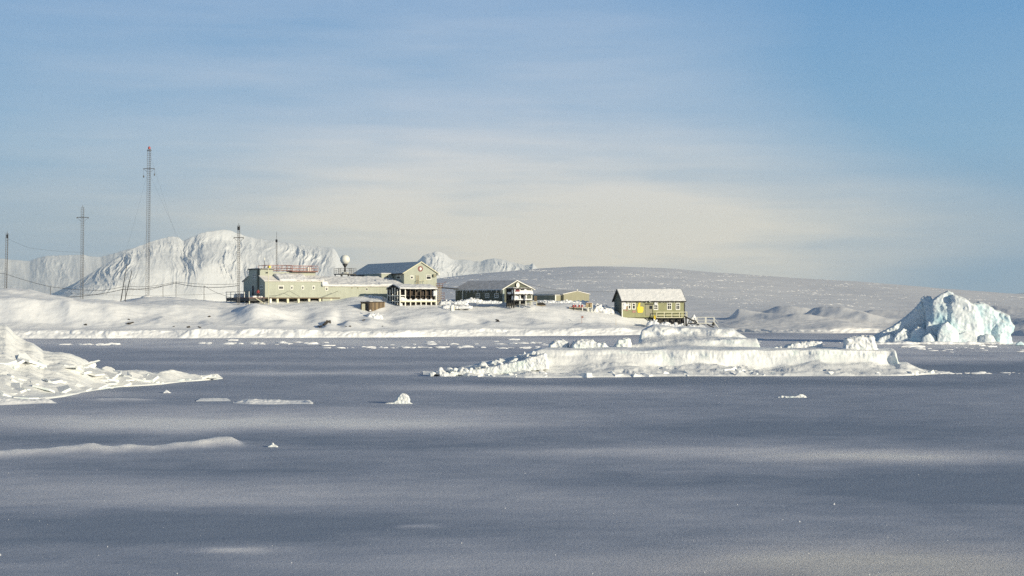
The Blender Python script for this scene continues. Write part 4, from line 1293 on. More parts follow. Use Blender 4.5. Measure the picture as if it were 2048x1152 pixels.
        return fr.part(nm, mb, mat)
    rail('roof_rail', UM - .8, fr.u(585, v1), v1 + .3, v2 - .3, zt - .25, 1.15, 5, M_PINK)
    ua, ub = fr.u(585, v1 - .8), fr.u(636, v1 - .8)
    fr.part('roof_platform', MB().box(ua, ub, v1 - .8, v1 + 2.6, zd + .02, zd + .20), M_RUST)
    rail('roof_rail', ua, ub, v1 - .8, v1 + 2.6, zd + .20, 1.15, 6, M_PINK)
    u = fr.u(616, v1)
    fr.part('roof_box', MB().box(u, u + .8, v1 + .2, v1 + .9, zd + .20, zd + 1.1), M_WHITE, bevel=.03)
    u = fr.u(538.5, v1)
    fr.part('yellow_box', MB().box(u, u + .45, v1 + .2, v1 + .8, zt + .26, zt + .75), M_YEL, bevel=.05)
    # lower wing
    ze2 = fr.z(572.5, fr.u(700), 0)
    zr2 = ze2 + 2.05
    DM = DEP / 2
    fr.part('wall', MB().prism([(.02, zf - 1.5), (DEP - .02, zf - 1.5), (DEP - .02, ze2), (DM, zr2 - .1), (.02, ze2)], 'x', U1 + .003, U2 + .5), M_SAGE)
    mb = MB().prism([(-.4, ze2 - .06), (DM, zr2 - .1), (DEP + .4, ze2 - .06), (DEP + .4, ze2 + .12), (DM, zr2 + .1), (-.4, ze2 + .12)], 'x', U1 - .1, U2 + .3)
    fr.part('roof', mb, M_ROOF)
    mb = MB().prism([(-.5, ze2 + .02), (-.5, ze2 + .34), (DM * .5, (ze2 + zr2) / 2 + .40), (DM, zr2 + .28), (DM, zr2 - .05), (0, ze2 + .05)], 'x', U1 - .15, U2 + .2)
    mb.box(U1 - .25, U1 + 1.1, -.35, .9, ze2 + .1, ze2 + 1.05)
    u0 = fr.u(760)
    mb.prism([(-.5, ze2 + .1), (-.5, ze2 + .5), (2.6, ze2 + 1.5), (3.2, ze2 + .6)], 'x', u0, U2 + .2)
    snow_part(fr, 'roof_snow', mb, vox=.13, amps=((1.8, .22, 'f'), (.5, .09, 'f')), seed=6.)
    window(fr, 'f', .02, 650.4, 656, 573.6, 581.4, .13, bars=(0, 1), split=.7)
    for p, q in ((703.8, 575.5), (715.9, 575.5)):
        window(fr, 'f', .02, p - 1.1, p + 1.1, q - 2.6, q + 2.6, .05, frame=M_CREAM)
    window(fr, 'f', .02, 731.4, 735.8, 575.4, 582, .10)
    # lit link box on the roof
    vb = 5.4
    b0, b1 = fr.u(763, vb), fr.u(785, vb)
    zb = fr.z(547.5, b0, vb)
    fr.part('roof_cabin', MB().box(b0, b1, vb, vb + 9, ze2, zb), M_SAGE)
    fr.part('cabin_snow', MB().box(b0 - .15, b1 + .1, vb - .15, vb + 9, zb + .002, zb + .18), M_ROOFS, bevel=.05)
    window(fr, 'f', vb, 772, 777, 551, 559.5, .09, frame=M_CREAM)
    # gabled hall
    H0, H1 = fr.u(808), fr.u(873.5)
    HM = fr.u(841.5)
    zeh, zrh = fr.z(545.5, H0, 0), fr.z(524.5, HM, 0)
    HD = 27.5
    pro = [(H0, zf - 2.5), (H1, zf - 2.5), (H1, zeh), (HM, zrh), (H0, zeh)]
    fr.part('wall', MB().prism(pro, 'y', -.02, HD), M_SAGE)
    k = (zrh - zeh) / (HM - H0)
    ov = .45
    def slope(x0, z0, x1, z1, t, y0, y1):
        return MB().prism([(x0, z0), (x1, z1), (x1, z1 + t), (x0, z0 + t)], 'y', y0, y1)
    fr.part('roof', slope(H0 - ov, zeh - ov * k + .01, HM, zrh + .01, .16, -.3, HD + .4), M_ROOF)
    fr.part('roof', slope(H1 + ov, zeh - ov * k + .01, HM, zrh + .01, .16, -.3, HD + .4), M_ROOF)
    fr.part('fascia', MB().prism([(H0 - ov, zeh - ov * k + .0), (HM, zrh), (HM, zrh + .2), (H0 - ov, zeh - ov * k + .2)], 'y', -.36, -.301).prism(
        [(H1 + ov, zeh - ov * k), (HM, zrh), (HM, zrh + .2), (H1 + ov, zeh - ov * k + .2)], 'y', -.36, -.301), M_CREAM)
    fr.part('eave_board', MB().box(H0 - ov - .06, H0 - ov - .003, -.3, HD + .4, zeh - ov * k - .12, zeh - ov * k + .17), M_BLACK)
    window(fr, 'l', H0, 793.5, 801, 550, 558.5, .13, bars=(0, 1), split=.66)
    window(fr, 'f', -.02, 820.6, 826.6, 550.6, 558.4, .14, bars=(0, 1), split=.7)
    window(fr, 'f', -.02, 852, 862.4, 549.6, 559.4, .13, bars=(0, 1), split=.68)
    # round emblem: dark red ring, white field
    ue, zeu = fr.u(840.6), fr.z(537.6, fr.u(840.6), 0)
    def disc(r0, r1, a0, a1, y, t, n=28):
        mb = MB()
        for i in range(n):
            b0_, b1_ = a0 + (a1 - a0) * i / n, a0 + (a1 - a0) * (i + 1) / n
            q = lambda r, b: (ue + r * math.cos(b), zeu + r * math.sin(b))
            if r0 > 0:
                mb.prism([q(r0, b0_), q(r1, b0_), q(r1, b1_), q(r0, b1_)], 'y', y - t, y)
            else:
                mb.prism([(ue, zeu), q(r1, b0_), q(r1, b1_)], 'y', y - t, y)
        return mb
    em = fr.part('emblem', disc(.33, .62, 0, 2 * math.pi, -.021, .05), M_MAROON)
    fr.part('emblem_field', disc(0, .33, 0, 2 * math.pi, -.021, .045), M_WHITE, em)
    fr.part('emblem_rim', disc(.20, .328, 1.9, 4.3, -.067, .01, 12), M_PINK, em)
    # door with small balcony in the gable
    da, db = fr.u(836.8), fr.u(845.2)
    zdo = fr.z(570.5, da, 0)
    dr = fr.part('door', MB().box(da, db, -.07, -.019, zdo, fr.z(551, da, 0)), M_SAGE)
    dr['label'] = 'pale green upper door behind a small railed landing'
    fr.part('handle', MB().box(db - .16, db - .10, -.11, -.07, zdo + .9, zdo + 1.1), M_BLACK, dr)
    ba, bb = fr.u(833), fr.u(849.5)
    bal = fr.part('balcony', MB().box(ba, bb, -1.2, -.021, zdo - .14, zdo), M_WHITE)
    mb = MB()
    for u in (ba + .05, (ba * 2 + bb) / 3, (ba + 2 * bb) / 3, bb - .05):
        mb.tube((u, -1.15, zdo), (u, -1.15, zdo + 1.05), .04)
    mb.tube((ba, -1.15, zdo + 1.05), (bb, -1.15, zdo + 1.05), .04).tube((ba + .05, -1.15, zdo + 1.05), (ba + .05, -.02, zdo + 1.05), .04).tube((bb - .05, -1.15, zdo + 1.05), (bb - .05, -.02, zdo + 1.05), .04)
    fr.part('balcony_rail', mb, M_CREAM, bal)
    mb = MB()
    la = fr.u(834.2)
    for u in (la - .25, la + .25):
        mb.tube((u, -.25, zdo - .1), (u, -.25, fr.z(550, la, 0)), .04)
    for i in range(7):
        mb.tube((la - .25, -.25, zdo + .1 + i * .3), (la + .25, -.25, zdo + .1 + i * .3), .025)
    fr.part('ladder', mb, M_WOOD)
    uu = fr.u(867.5)
    fr.part('wall_box', MB().box(uu - .3, uu + .35, -.5, -.021, fr.z(554, uu, 0), fr.z(548.5, uu, 0)), M_OLIVE2, bevel=.03)
    u = fr.u(873)
    mb = MB().lathe([(.05, 0), (.30, .05), (.34, .3), (.2, .55), (.04, .6)], 12, (u + .35, -.3, fr.z(551, u, 0)))
    fr.part('wall_lamp', mb, M_WHITE, smooth=True)
    return fr
MAIN = main_building()

# ---- white radar dome on its platform, standing on the roof
def radome():
    Yc = 333.0
    c = at(690, 547.5, Yc)
    t = thing('radome', 'white globe radar dome on a railed steel platform above the roof', 'radar dome', c, math.radians(30))
    zt = c.z
    def P(nm, mb, mat, par=None, **k):
        return mb.build(nm, mat, par or t, **k)
    r = 9.7 * Yc / F
    zc = (547.5 - 519.3) * Yc / F
    prof = [(0.02, zc - r)] + [(r * math.sin(a), zc - r * math.cos(a)) for a in [math.pi * k / 14 for k in range(3, 14)]] + [(.02, zc + r)]
    prof[0] = (r * .42, zc - r * .91)
    P('dome', MB().lathe(prof, 28), M_WHITE, smooth=True)
    P('pedestal', MB().lathe([(.22, .15), (.16, zc - r - .75), (.20, zc - r - .6), (.62, zc - r * .93)], 12), M_BLACK, smooth=True)
    P('pedestal_base', MB().lathe([(.8, .02), (.75, .25), (.3, .4)], 12), M_WHITE)
    hw = 1.85
    pl = P('platform', MB().box(-hw, hw, -hw, hw, -.22, 0), M_BLACK)
    mb = MB()
    for x in (-hw, -hw / 3, hw / 3, hw):
        for y in (-hw, hw):
            mb.tube((x, y, 0), (x, y, 1.2), .045).tube((y, x, 0), (y, x, 1.2), .045)
    for z in (.4, .8, 1.2):
        for y in (-hw, hw):
            mb.tube((-hw, y, z), (hw, y, z), .035).tube((y, -hw, z), (y, hw, z), .035)
    P('railing', mb, M_STEEL, pl)
    for x in (-hw + .2, 0, hw - .2):
        for y in (-hw + .2, hw - .2):
            P('leg', MB().box(x - .09, x + .09, y - .09, y + .09, -1.7, -.221), M_BLACK)
radome()

# ---- open storage rack below the hall
def storage_rack():
    fr = Frame(800, 315.2, 30, 'storage_rack', 'three-tier open storage rack with white posts and snowy roof below the hall', 'storage rack', z0=5.5)
    W_, D_ = fr.u(872.5), fr.v(775.5)
    zb = fr.z(615, 0, 0)
    z1, z2, z3 = fr.z(602.8, 0, 0), fr.z(591, 0, 0), fr.z(578.6, 0, 0)
    fr.part('back_wall', MB().box(0.1, W_ - .1, D_ - .15, D_ - .05, zb, z3), M_DARK)
    fr.part('shade_panel', MB().box(W_ - .22, W_ - .12, .35, D_ - .16, zb, z3), M_DARK)  # added dark panel: closes the open end so the bays look shaded
    posts = [0.0, 1, 2, 3, 4, 5, 6, 7]
    nb = 7
    for i in range(nb + 1):
        u = W_ * i / nb
        fr.part('post', MB().box(u - .10, u + .10, -.1, .1, zb, z1 + .1 if 1 < i < nb else z3), M_WHITE)
        if 1 < i < nb:
            fr.part('post', MB().box(u - .055, u + .055, .05, .16, z1 + .25, z3), M_BROWN)
    for k in range(1, 6):
        v = D_ * k / 5
        fr.part('post', MB().box(-.1, .08, v - .09, v + .09, zb, z3 + (.35 if 1 < k < 4 else 0)), M_WHITE)
    for z in (z1, z2):
        fr.part('shelf', MB().box(.12, W_ - .05, .12, D_ - .2, z - .10, z), M_DARK)
        fr.part('shelf_beam', MB().box(-.12, .09, .12, D_, z - .10, z + .06), M_WHITE)
    fr.part('shelf_beam', MB().box(-.05, W_ + .1, -.14, -.103, z1 - .14, z1 + .12), M_CREAM)
    fr.part('shelf_beam', MB().box(-.05, W_ / nb + .1, -.14, -.103, z2 - .1, z2 + .08), M_WHITE)
    fr.part('shelf_beam', MB().box(-.05, W_ / nb + .1, -.14, -.103, zb + .1, zb + .4), M_WHITE)
    mb = MB().box(.1, W_ + .05, -.22, .5, z1 + .05, z1 + .38)
    for i in range(1, nb):
        u = W_ * i / nb
        mb.box(u - .22, u + .22, -.18, .3, z1 + .2, z1 + .62)
    mb.box(W_ - .75, W_ + .12, -.2, .5, z2 - .1, z3 - .25)
    mb.box(.05, 1.0, -.12, .3, z1 + .3, z1 + .9)
    mb.box(.05, .55, -.12, .3, zb + .2, z1 - .35)
    snow_part(fr, 'shelf_snow', mb, vox=.08, amps=((.5, .16, 'f'), (.2, .06, 'f')), seed=3.)
    # dark goods on the shelves: each bay's bundle of timber and drums
    rng = np.random.default_rng(4)
    for zz, hh in ((zb + .05, z1 - zb - .25), (z1, z2 - z1 - .2), (z2, z3 - z2 - .25)):
        for i in range(nb):
            u0, u1 = W_ * i / nb + .16, W_ * (i + 1) / nb - .16
            mb = MB()
            h = hh * rng.uniform(.6, .95)
            n = int(rng.integers(2, 4))
            for k in range(n):
                uc = u0 + (u1 - u0) * (k + .5) / n
                r = (u1 - u0) / n * .48
                mb.lathe([(r, zz + .02), (r, zz + h * .5), (r * 1.04, zz + h * .52), (r, zz + h * .54), (r, zz + h)], 10, (uc, .75 + rng.uniform(0, .3), 0))
            fr.part('drum_row', mb, M_DRUM)
    vm = D_ / 2
    zr = z3 + .85
    rf = MB().prism([(-.35, z3 - .02), (vm, zr), (D_ + .3, z3 - .02), (D_ + .3, z3 + .1), (vm, zr + .12), (-.35, z3 + .1)], 'x', -.3, W_ + .2)
    fr.part('roof', rf, M_DARK)
    mb = MB().prism([(-.45, z3 + .06), (-.45, z3 + .36), (vm * .6, zr + .10), (vm + .1, zr + .32), (D_ + .3, z3 + .35), (D_ + .3, z3 + .05), (vm, zr + .05)], 'x', -.22, W_ + .25)
    snow_part(fr, 'roof_snow', mb, vox=.11, amps=((1.2, .14, 'f'), (.4, .06, 'f')), seed=9.)
storage_rack()

# ---- ladder tower between hall and the dark green building
def ladder_tower():
    fr = Frame(875.5, 325, 30, 'ladder_tower', 'narrow rusty lattice ladder at the right corner of the gabled hall', 'ladder', z0=ground(x_of(876, 325), 325, 6.5) - .2)
    zt = fr.z(570, 0, 0)
    mb = MB()
    for u, v in ((0, 0), (.8, 0), (0, .8), (.8, .8)):
        mb.tube((u, v, fr.z0), (u, v, zt), .05)
    k = fr.z0
    while k < zt - .4:
        mb.tube((0, 0, k), (.8, 0, k), .035).tube((0, 0, k), (.8, 0, k + .45), .03).tube((0, .8, k), (.8, .8, k), .03).tube((0, 0, k), (0, .8, k), .03)
        k += .45
    fr.part('lattice', mb, M_WOOD)
    mb = MB()
    for u in (-.4, .4, 1.2):
        mb.tube((u, 0, zt - .6), (u, 0, zt + .4), .05)
    mb.tube((-.4, 0, zt + .35), (1.2, 0, zt + .35), .05).tube((-.4, 0, zt - .1), (1.2, 0, zt - .1), .05).tube((1.2, 0, zt + .3), (2.1, 0, zt + .75), .05)
    fr.part('top_rail', mb, M_RUST)
    mb = MB()
    for z in (fr.z0 + 1.6, fr.z0 + 2.2, fr.z0 + 2.8):
        mb.tube((.8, -.1, z), (1.5, -.1, z), .06)
    mb.tube((1.5, -.1, fr.z0 + .8), (1.5, -.1, fr.z0 + 3.), .05)
    fr.part('side_rail', mb, M_RUST)
ladder_tower()
mb = MB().tube(at(874, 574.5, 326), at(917, 578.2, 331), .13, 8)
o = mb.build('pipe_bridge', M_BLACK)
tag(o, 'dark pipe crossing from the gabled hall to the dark green building', 'pipe')

# ---- dark green building
def green_building():
    fr = Frame(1005.5, 327, 45, 'workshop_building', 'dark green gabled building with frosted roof and icicles, behind the snow-filled rack', 'building', z0=6.0)
    Wd, Ln = fr.u(1065), fr.v(911)
    um = fr.u(1032)
    zb = fr.z0 - .5
    ze, zr = fr.z(578, 0, 0), fr.z(562, um, 0)
    fr.part('wall', MB().prism([(0, zb), (Wd, zb), (Wd, ze), (um, zr), (0, ze)], 'y', 0, Ln), M_DGREEN)
    k = (zr - ze) / um; ov = .45
    fr.part('roof', MB().prism([(-ov, ze - ov * k + .01), (um, zr + .01), (um, zr + .16), (-ov, ze - ov * k + .16)], 'y', -.35, Ln + .2), M_ROOFD)
    fr.part('roof', MB().prism([(Wd + ov, ze - ov * k + .01), (um, zr + .01), (um, zr + .16), (Wd + ov, ze - ov * k + .16)], 'y', -.35, Ln + .2), M_ROOFD)
    fr.part('bargeboard', MB().prism([(-ov, ze - ov * k), (um, zr), (um, zr + .2), (-ov, ze - ov * k + .2)], 'y', -.42, -.351).prism([(Wd + ov, ze - ov * k), (um, zr), (um, zr + .2), (Wd + ov, ze - ov * k + .2)], 'y', -.42, -.351), M_WHITE)
    fr.part('corner_board', MB().box(-.06, .45, -.06, -.002, zb, ze), M_GREYWALL)
    rng = np.random.default_rng(3)
    mb = MB()
    mb.box(-ov - .10, -ov - .005, -.3, Ln, ze - ov * k - .05, ze - ov * k + .17)
    for i in range(46):
        v = rng.uniform(0, Ln); h = rng.gamma(2, .18) + .1
        mb.tube((-ov - .05, v, ze - ov * k), (-ov - .05, v, ze - ov * k - h), .05, 5, .008)
    fr.part('icicles', mb, M_ROOFS)
    for p in (956, 974.5, 993):
        window(fr, 'l', 0, p - 4.2, p + 4.2, 586.6, 596, .16, bars=(1, 1))
    v = fr.v(926)
    fr.part('downpipe', MB().box(-.2, -.03, v - .12, v + .12, zb, ze - .3), M_WHITE)
    vd = fr.v(919)
    fr.part('door', MB().box(-.06, .02, vd - .7, vd + .7, zb + 1, ze - .5), M_DGREEN)
    # round dish on the gable
    c = (fr.u(1033.3), -.35, fr.z(570.2, fr.u(1033.3), 0))
    mb = MB()
    r, n = .62, 20
    vs = [(c[0], c[1] + .12, c[2])]
    fs = []
    for ring, (rr, dy) in enumerate(((.3, .09), (.5, .02), (.62, -.06))):
        for i in range(n):
            a = 2 * math.pi * i / n
            vs.append((c[0] + rr * math.cos(a) * .86, c[1] + dy, c[2] + rr * math.sin(a)))
    for i in range(n):
        fs.append((0, 1 + i, 1 + (i + 1) % n))
        for q in (0, 1):
            b = 1 + q * n
            fs.append((b + i, b + n + i, b + n + (i + 1) % n, b + (i + 1) % n))
    mb.add(vs, fs).tube((c[0], c[1] + .1, c[2]), (c[0], .05, c[2]), .05)
    fr.part('dish', mb, M_WHITE, smooth=True)
green_building()

def snow_rack():
    fr = Frame(1027.5, 319.0, 45, 'snow_rack', 'two-tier dark timber rack packed with white snow before the green gable', 'storage rack', z0=5.8)
    W_, D_ = fr.u(1063), fr.v(1013.5)
    zb = fr.z0 - .3
    z1, z2, z3 = fr.z(600.5, 0, 0), fr.z(588.5, 0, 0), fr.z(576.3, 0, 0)
    for u in (0, W_ / 3, 2 * W_ / 3, W_):
        fr.part('post', MB().box(u - .1, u + .1, -.1, .1, zb, z3), M_DARK if u in (0,) else M_WHITE)
        fr.part('post', MB().box(u - .08, u + .08, D_ - .1, D_ + .1, zb, z3), M_DARK)
    for v in (D_ / 3, 2 * D_ / 3):
        fr.part('post', MB().box(-.09, .09, v - .07, v + .07, zb, z3), M_DARK)
    for z in (z1, z2, z3):
        fr.part('shelf', MB().box(-.15, W_ + .15, -.12, D_ + .1, z - .18, z), M_DARK)
    fr.part('back_panel', MB().box(.1, W_ - .1, D_ - .1, D_ - .04, zb + .4, z3 - .2), M_DARK)
    mb = MB().box(.02, W_ + .1, -.22, .9, z2 + .02, z2 + .85)
    mb.box(.0, .5, -.22, .8, z2 + .5, z3 - .25)
    mb.box(W_ * .55, W_ * .7, -.2, .5, z2 + .6, z2 + 1.05)
    mb.box(.02, W_ + .1, -.2, .9, z1 + .02, z1 + .3)
    mb.box(.02, W_ * .26, -.22, .8, z1 + .2, z2 - .3)
    for u in (W_ / 3, 2 * W_ / 3):
        mb.box(u - .17, u + .17, -.22, .4, z1 + .2, z2 - .2)
    mb.box(W_ - .15, W_ + .3, -.2, 1., z2 + .0, z2 + .75)
    snow_part(fr, 'shelf_snow', mb, vox=.08, amps=((.6, .2, 'f'), (.25, .07, 'f')), seed=5.)
    mb = MB().box(-.1, .6, .7, D_ - .3, z2 + .02, z2 + .5)
    snow_part(fr, 'shelf_snow', mb, vox=.08, amps=((.4, .12, 'f'),), seed=15.)
    snow_part(fr, 'top_snow', MB().box(-.15, W_ * .25, -.1, D_, z3 + .0, z3 + .14).box(W_ * .25, W_ + .1, -.05, D_, z3, z3 + .08), vox=.07, amps=((.4, .06, 'f'),), seed=11.)
    fr.part('signboard', MB().box(.25, 1.5, -.3, -.23, z3 - .75, z3 - .35), M_MAROON)
    return fr
snow_rack()

# ---- low olive shed
def low_shed():
    fr = Frame(1127.5, 352, 33, 'low_shed', 'low olive grey shed half hidden behind heaped snow', 'shed', z0=5.5)
    Wd = fr.u(1178.5); um = fr.u(1154)
    ze, zr = fr.z(588.5, 0, 0), fr.z(582.6, um, 0)
    Ln = 14
    fr.part('wall', MB().prism([(0, fr.z0), (Wd, fr.z0), (Wd, ze), (um, zr), (0, ze)], 'y', 0, Ln), M_OLIVE2)
    k = (zr - ze) / um
    for sgn, x0 in ((1, -.3), (-1, Wd + .3)):
        fr.part('roof', MB().prism([(x0, ze - .3 * k + .01), (um, zr + .01), (um, zr + .14), (x0, ze - .3 * k + .14)], 'y', -.12, Ln), M_ROOF)
    A0 = fr.u(1110, .8)
    za = fr.z(590.5, A0, .8)
    fr.part('annex', MB().box(A0, -.003, .8, 9.5, fr.z0, za), M_OLIVE2)
    fr.part('annex_roof', MB().box(A0 - .15, .0, .65, 9.5, za + .002, za + .14), M_ROOF)
    for p in (1110.8, 1125.8):
        u = fr.u(p, .8)
        fr.part('door_post', MB().box(u - .14, u + .14, .68, .797, fr.z0, za - .05), M_WHITE)
    fr.part('roof_lamp', MB().lathe([(.02, 0), (.22, .1), (.22, .3), (.02, .42)], 10, (um, .0, zr + .10)), M_WHITE)
low_shed()

# ---- olive hut with the yellow hand
def hut():
    fr = Frame(1244, 326, 18, 'olive_hut', 'olive green wooden hut on stilts with a big yellow thumbs-up hand on its wall', 'hut', z0=3.3)
    Wd, Dp = fr.u(1369.3), fr.v(1228.5)
    zb, ze = fr.z(634.5, Wd, 0), fr.z(600.3, 0, 0)
    zr = fr.z(580, 0, Dp / 2)
    fr.part('wall', MB().prism([(0, zb), (Dp, zb), (Dp, ze), (Dp / 2, zr - .1), (0, ze)], 'x', 0, Wd), M_OLIVE)
    fr.part('end_shade', MB().prism([(.1, zb), (Dp - .1, zb), (Dp - .1, ze), (Dp / 2, zr - .3), (.1, ze)], 'x', -.05, -.002), M_DGREEN)  # darker layer: the gable's shade put into the colour
    k = (zr - ze) / (Dp / 2); ov = .4
    for x0 in (-ov, Dp + ov):
        fr.part('roof', MB().prism([(x0, ze - ov * k), (Dp / 2, zr), (Dp / 2, zr + .14), (x0, ze - ov * k + .14)], 'x', -.35, Wd + .25), M_DARK)
    fr.part('bargeboard', MB().prism([(-ov, ze - ov * k - .12), (Dp / 2, zr - .12), (Dp / 2, zr + .18), (-ov, ze - ov * k + .18)], 'x', -.42, -.352).prism([(Dp + ov, ze - ov * k - .12), (Dp / 2, zr - .12), (Dp / 2, zr + .18), (Dp + ov, ze - ov * k + .18)], 'x', -.42, -.352), M_BLACK)
    mb = MB().prism([(-ov - .02, ze - ov * k + .10), (Dp / 2, zr + .10), (Dp / 2, zr + .26), (-ov - .02, ze - ov * k + .27)], 'x', -.28, Wd + .22)
    snow_part(fr, 'roof_snow', mb, vox=.09, amps=((.8, .06, 'f'), (.25, .05, 'f')), seed=2.)
    rng = np.random.default_rng(8)
    mb = MB()
    for i in range(22):
        u = Wd * .72 + rng.random() * Wd * .27
        mb.tube((u, Dp / 2, zr + .2), (u, Dp / 2, zr + .25 + rng.random() * .3), .05, 5, .02)
    fr.part('ridge_frost', mb, M_ROOFS)
    mb = MB().box(0, Wd, -ov - .06, -ov - .005, ze - ov * k - .03, ze - ov * k + .12)
    fr.part('gutter', mb, M_DARK)
    mb = MB()
    for i in range(34):
        u = rng.random() * Wd; h = rng.gamma(2, .09) + .06
        mb.tube((u, -ov - .03, ze - ov * k), (u, -ov - .03, ze - ov * k - h), .05, 5, .008)
    fr.part('icicles', mb, M_ROOFS)
    fr.part('corner_board', MB().box(-.06, .16, -.05, -.002, zb, ze - .1), M_WHITE)
    fr.part('corner_board', MB().box(Wd - .14, Wd + .05, -.05, -.002, zb, ze - .1), M_DARK)
    W2 = dict(fm=.17)
    window(fr, 'f', 0, 1256, 1262, 605.5, 619, bars=(0, 1), split=.62, **W2)
    window(fr, 'f', 0, 1264, 1271, 606, 619, bars=(0, 1), split=.62, **W2)
    window(fr, 'f', 0, 1307, 1316.2, 609, 620, bars=(1, 1), **W2)
    window(fr, 'f', 0, 1333.8, 1343.2, 605.5, 620, bars=(1, 1), split=.62, **W2)
    window(fr, 'f', 0, 1351.2, 1360, 605.5, 620, bars=(1, 1), split=.62, **W2)
    da, db = fr.u(1291), fr.u(1305.3)
    dr = fr.part('door', MB().box(da, db, -.05, -.002, zb + .4, fr.z(608, da, 0)), M_OLIVE2)
    dr['label'] = 'grey olive double door with one dark window'
    fr.part('lintel', MB().box(da - .1, db + .1, -.10, -.052, fr.z(609.3, da, 0), fr.z(607.3, da, 0)), M_DARK, dr)
    fr.part('pane', MB().box(fr.u(1298.6), fr.u(1304.6), -.075, -.051, fr.z(618, da, 0), fr.z(611.5, da, 0)), M_PANE, dr)
    fr.part('door_edge', MB().box(db - .10, db, -.08, -.051, zb + .4, fr.z(618.5, da, 0)), M_DARK, dr)
    # the hand: thumb up, fist to the right
    hand = [(1275, 625), (1274.2, 616), (1275.6, 612.5), (1276.8, 607), (1277.4, 604.4), (1279, 603.6), (1280.4, 605), (1280.3, 609), (1279.6, 613), (1283, 613), (1286, 613.8), (1287, 616), (1286.2, 618), (1287, 620), (1286, 622), (1285.6, 624.4), (1283, 625.4), (1279, 625.6)]
    pol = [(fr.u(p), fr.z(q, fr.u(p), 0)) for p, q in hand]
    fr.part('yellow_hand', MB().prism(pol, 'y', -.09, -.003), M_YEL)
    fr.part('red_panel', MB().box(fr.u(1248), fr.u(1250.2), -.06, -.003, fr.z(621, 0, 0), fr.z(615, 0, 0)).box(fr.u(1252), fr.u(1255.6), -.06, -.003, fr.z(622, 0, 0), fr.z(619.6, 0, 0)).box(fr.u(1250.8), fr.u(1255), -.06, -.003, fr.z(616.8, 0, 0), fr.z(614, 0, 0)), M_PINK)
    fr.part('pink_panel', MB().box(fr.u(1264.6), fr.u(1271.4), -.06, -.003, fr.z(625.4, 0, 0), fr.z(621, 0, 0)), M_PINK)
    mb = MB().box(.15, fr.u(1252), -.14, .05, fr.z(619, 0, 0), ze - .2).box(fr.u(1250), fr.u(1259), -.14, .05, fr.z(612, 0, 0), ze - .7).box(fr.u(1308), fr.u(1315), -.2, .05, fr.z(611, 0, 0), fr.z(603.5, 0, 0))
    snow_part(fr, 'wall_snow', mb, vox=.08, amps=((.5, .16, 'f'),), seed=7.)
    u = fr.u(1297)
    fr.part('eave_lamp', MB().lathe([(.02, 0), (.15, .06), (.17, .2), (.03, .32)], 10, (u, -.55, ze - .35)), M_WHITE)
    # deck, railing, stilts
    d0 = fr.u(1313, -1.3)
    dk = fr.part('deck', MB().box(d0, Wd, -1.3, -.01, zb - .12, zb + .02), M_CREAM)
    h = 1.15
    mb = MB()
    for i in range(5):
        u = d0 + .05 + (Wd - d0 - .1) * i / 4
        mb.box(u - .07, u + .07, -1.32, -1.2, zb + .02, zb + h)
    for z in (.5, h):
        mb.box(d0, Wd, -1.34, -1.22, zb + z - .05, zb + z + .07)
    fr.part('railing', mb, M_CREAM, dk)
    for i in range(6):
        u = d0 + (Wd - d0) * i / 5
        fr.part('stilt', MB().box(u - .13, u + .13, -.9, -.6, zb - 2.2, zb - .121), M_DARK)
    fr.part('underfloor_shade', MB().box(d0, Wd, .1, .3, zb - 2, zb - .003), M_BLACK)  # black sheet standing in for the shade under the hut
    fr.part('gas_bottle', MB().lathe([(.2, zb - .5), (.22, zb - .3), (.22, zb + .2), (.1, zb + .4), (.06, zb + .5)], 12, (d0 - .35, -1.0, 0)), M_YEL, smooth=True)
    return fr
HUT = hut()

# ---- stair and landing stage to the right of the hut
def landing():
    Y = 327.5
    t = thing('landing_stage', 'white railed landing stage with dark stair, right of the olive hut', 'landing stage', at(1395, 650, Y))
    inv = Matrix.Translation(-t.location)
    def P(nm, mb, mat, par=None):
        o = mb.build(nm, mat, None); o.data.transform(inv); o.parent = par or t
        return o
    A = lambda px, py, dy=0: at(px, py, Y + dy)
    P('stair_stringer', MB().tube(A(1370, 633), A(1383, 640), .14).tube(A(1383, 640), A(1391, 642), .13).tube(A(1391, 642), A(1397, 650), .13), M_DARK)
    P('stair_stringer', MB().tube(A(1370, 634, 1.3), A(1384, 641, 1.3), .1).tube(A(1384, 641, 1.3), A(1397, 650, 1.3), .1), M_DARK)
    P('stair_post', MB().tube(A(1371, 633), A(1372.5, 648), .14), M_DARK)
    P('landing_beam', MB().tube(A(1376, 647), A(1391, 647), .12).tube(A(1396, 647.2), A(1410, 648), .12), M_DARK)
    p = P('platform', MB().box(A(1394, 0).x, A(1429, 0).x, Y - .2, Y + 1.8, z_of(646.5, Y) - .1, z_of(646.5, Y) + .06), M_WHITE)
    mb = MB()
    for px in (1393, 1410, 1412.5, 1428.5):
        mb.tube(A(px, 648), A(px, 634.2), .075)
    for py in (634.4, 640.5):
        mb.tube(A(1393, py), A(1429, py), .05)
    for px in (1394, 1411, 1427):
        mb.tube(A(px, 648, 1.7), A(px, 635, 1.7), .06)
    mb.tube(A(1394, 635, 1.7), A(1427, 635, 1.7), .05)
    P('railing', mb, M_WHITE, p)
    P('stair', MB().tube(A(1414, 648), A(1420, 652), .12).tube(A(1420, 652), A(1428, 655), .12), M_DARK)
    P('stair_rail', MB().tube(A(1428, 644), A(1437, 656), .1).tube(A(1429, 637), A(1436, 646), .05), M_WHITE)
    P('drum', MB().lathe([(.3, -.35), (.3, .35)], 12, tuple(A(1426.5, 648))), M_DARK)
landing()

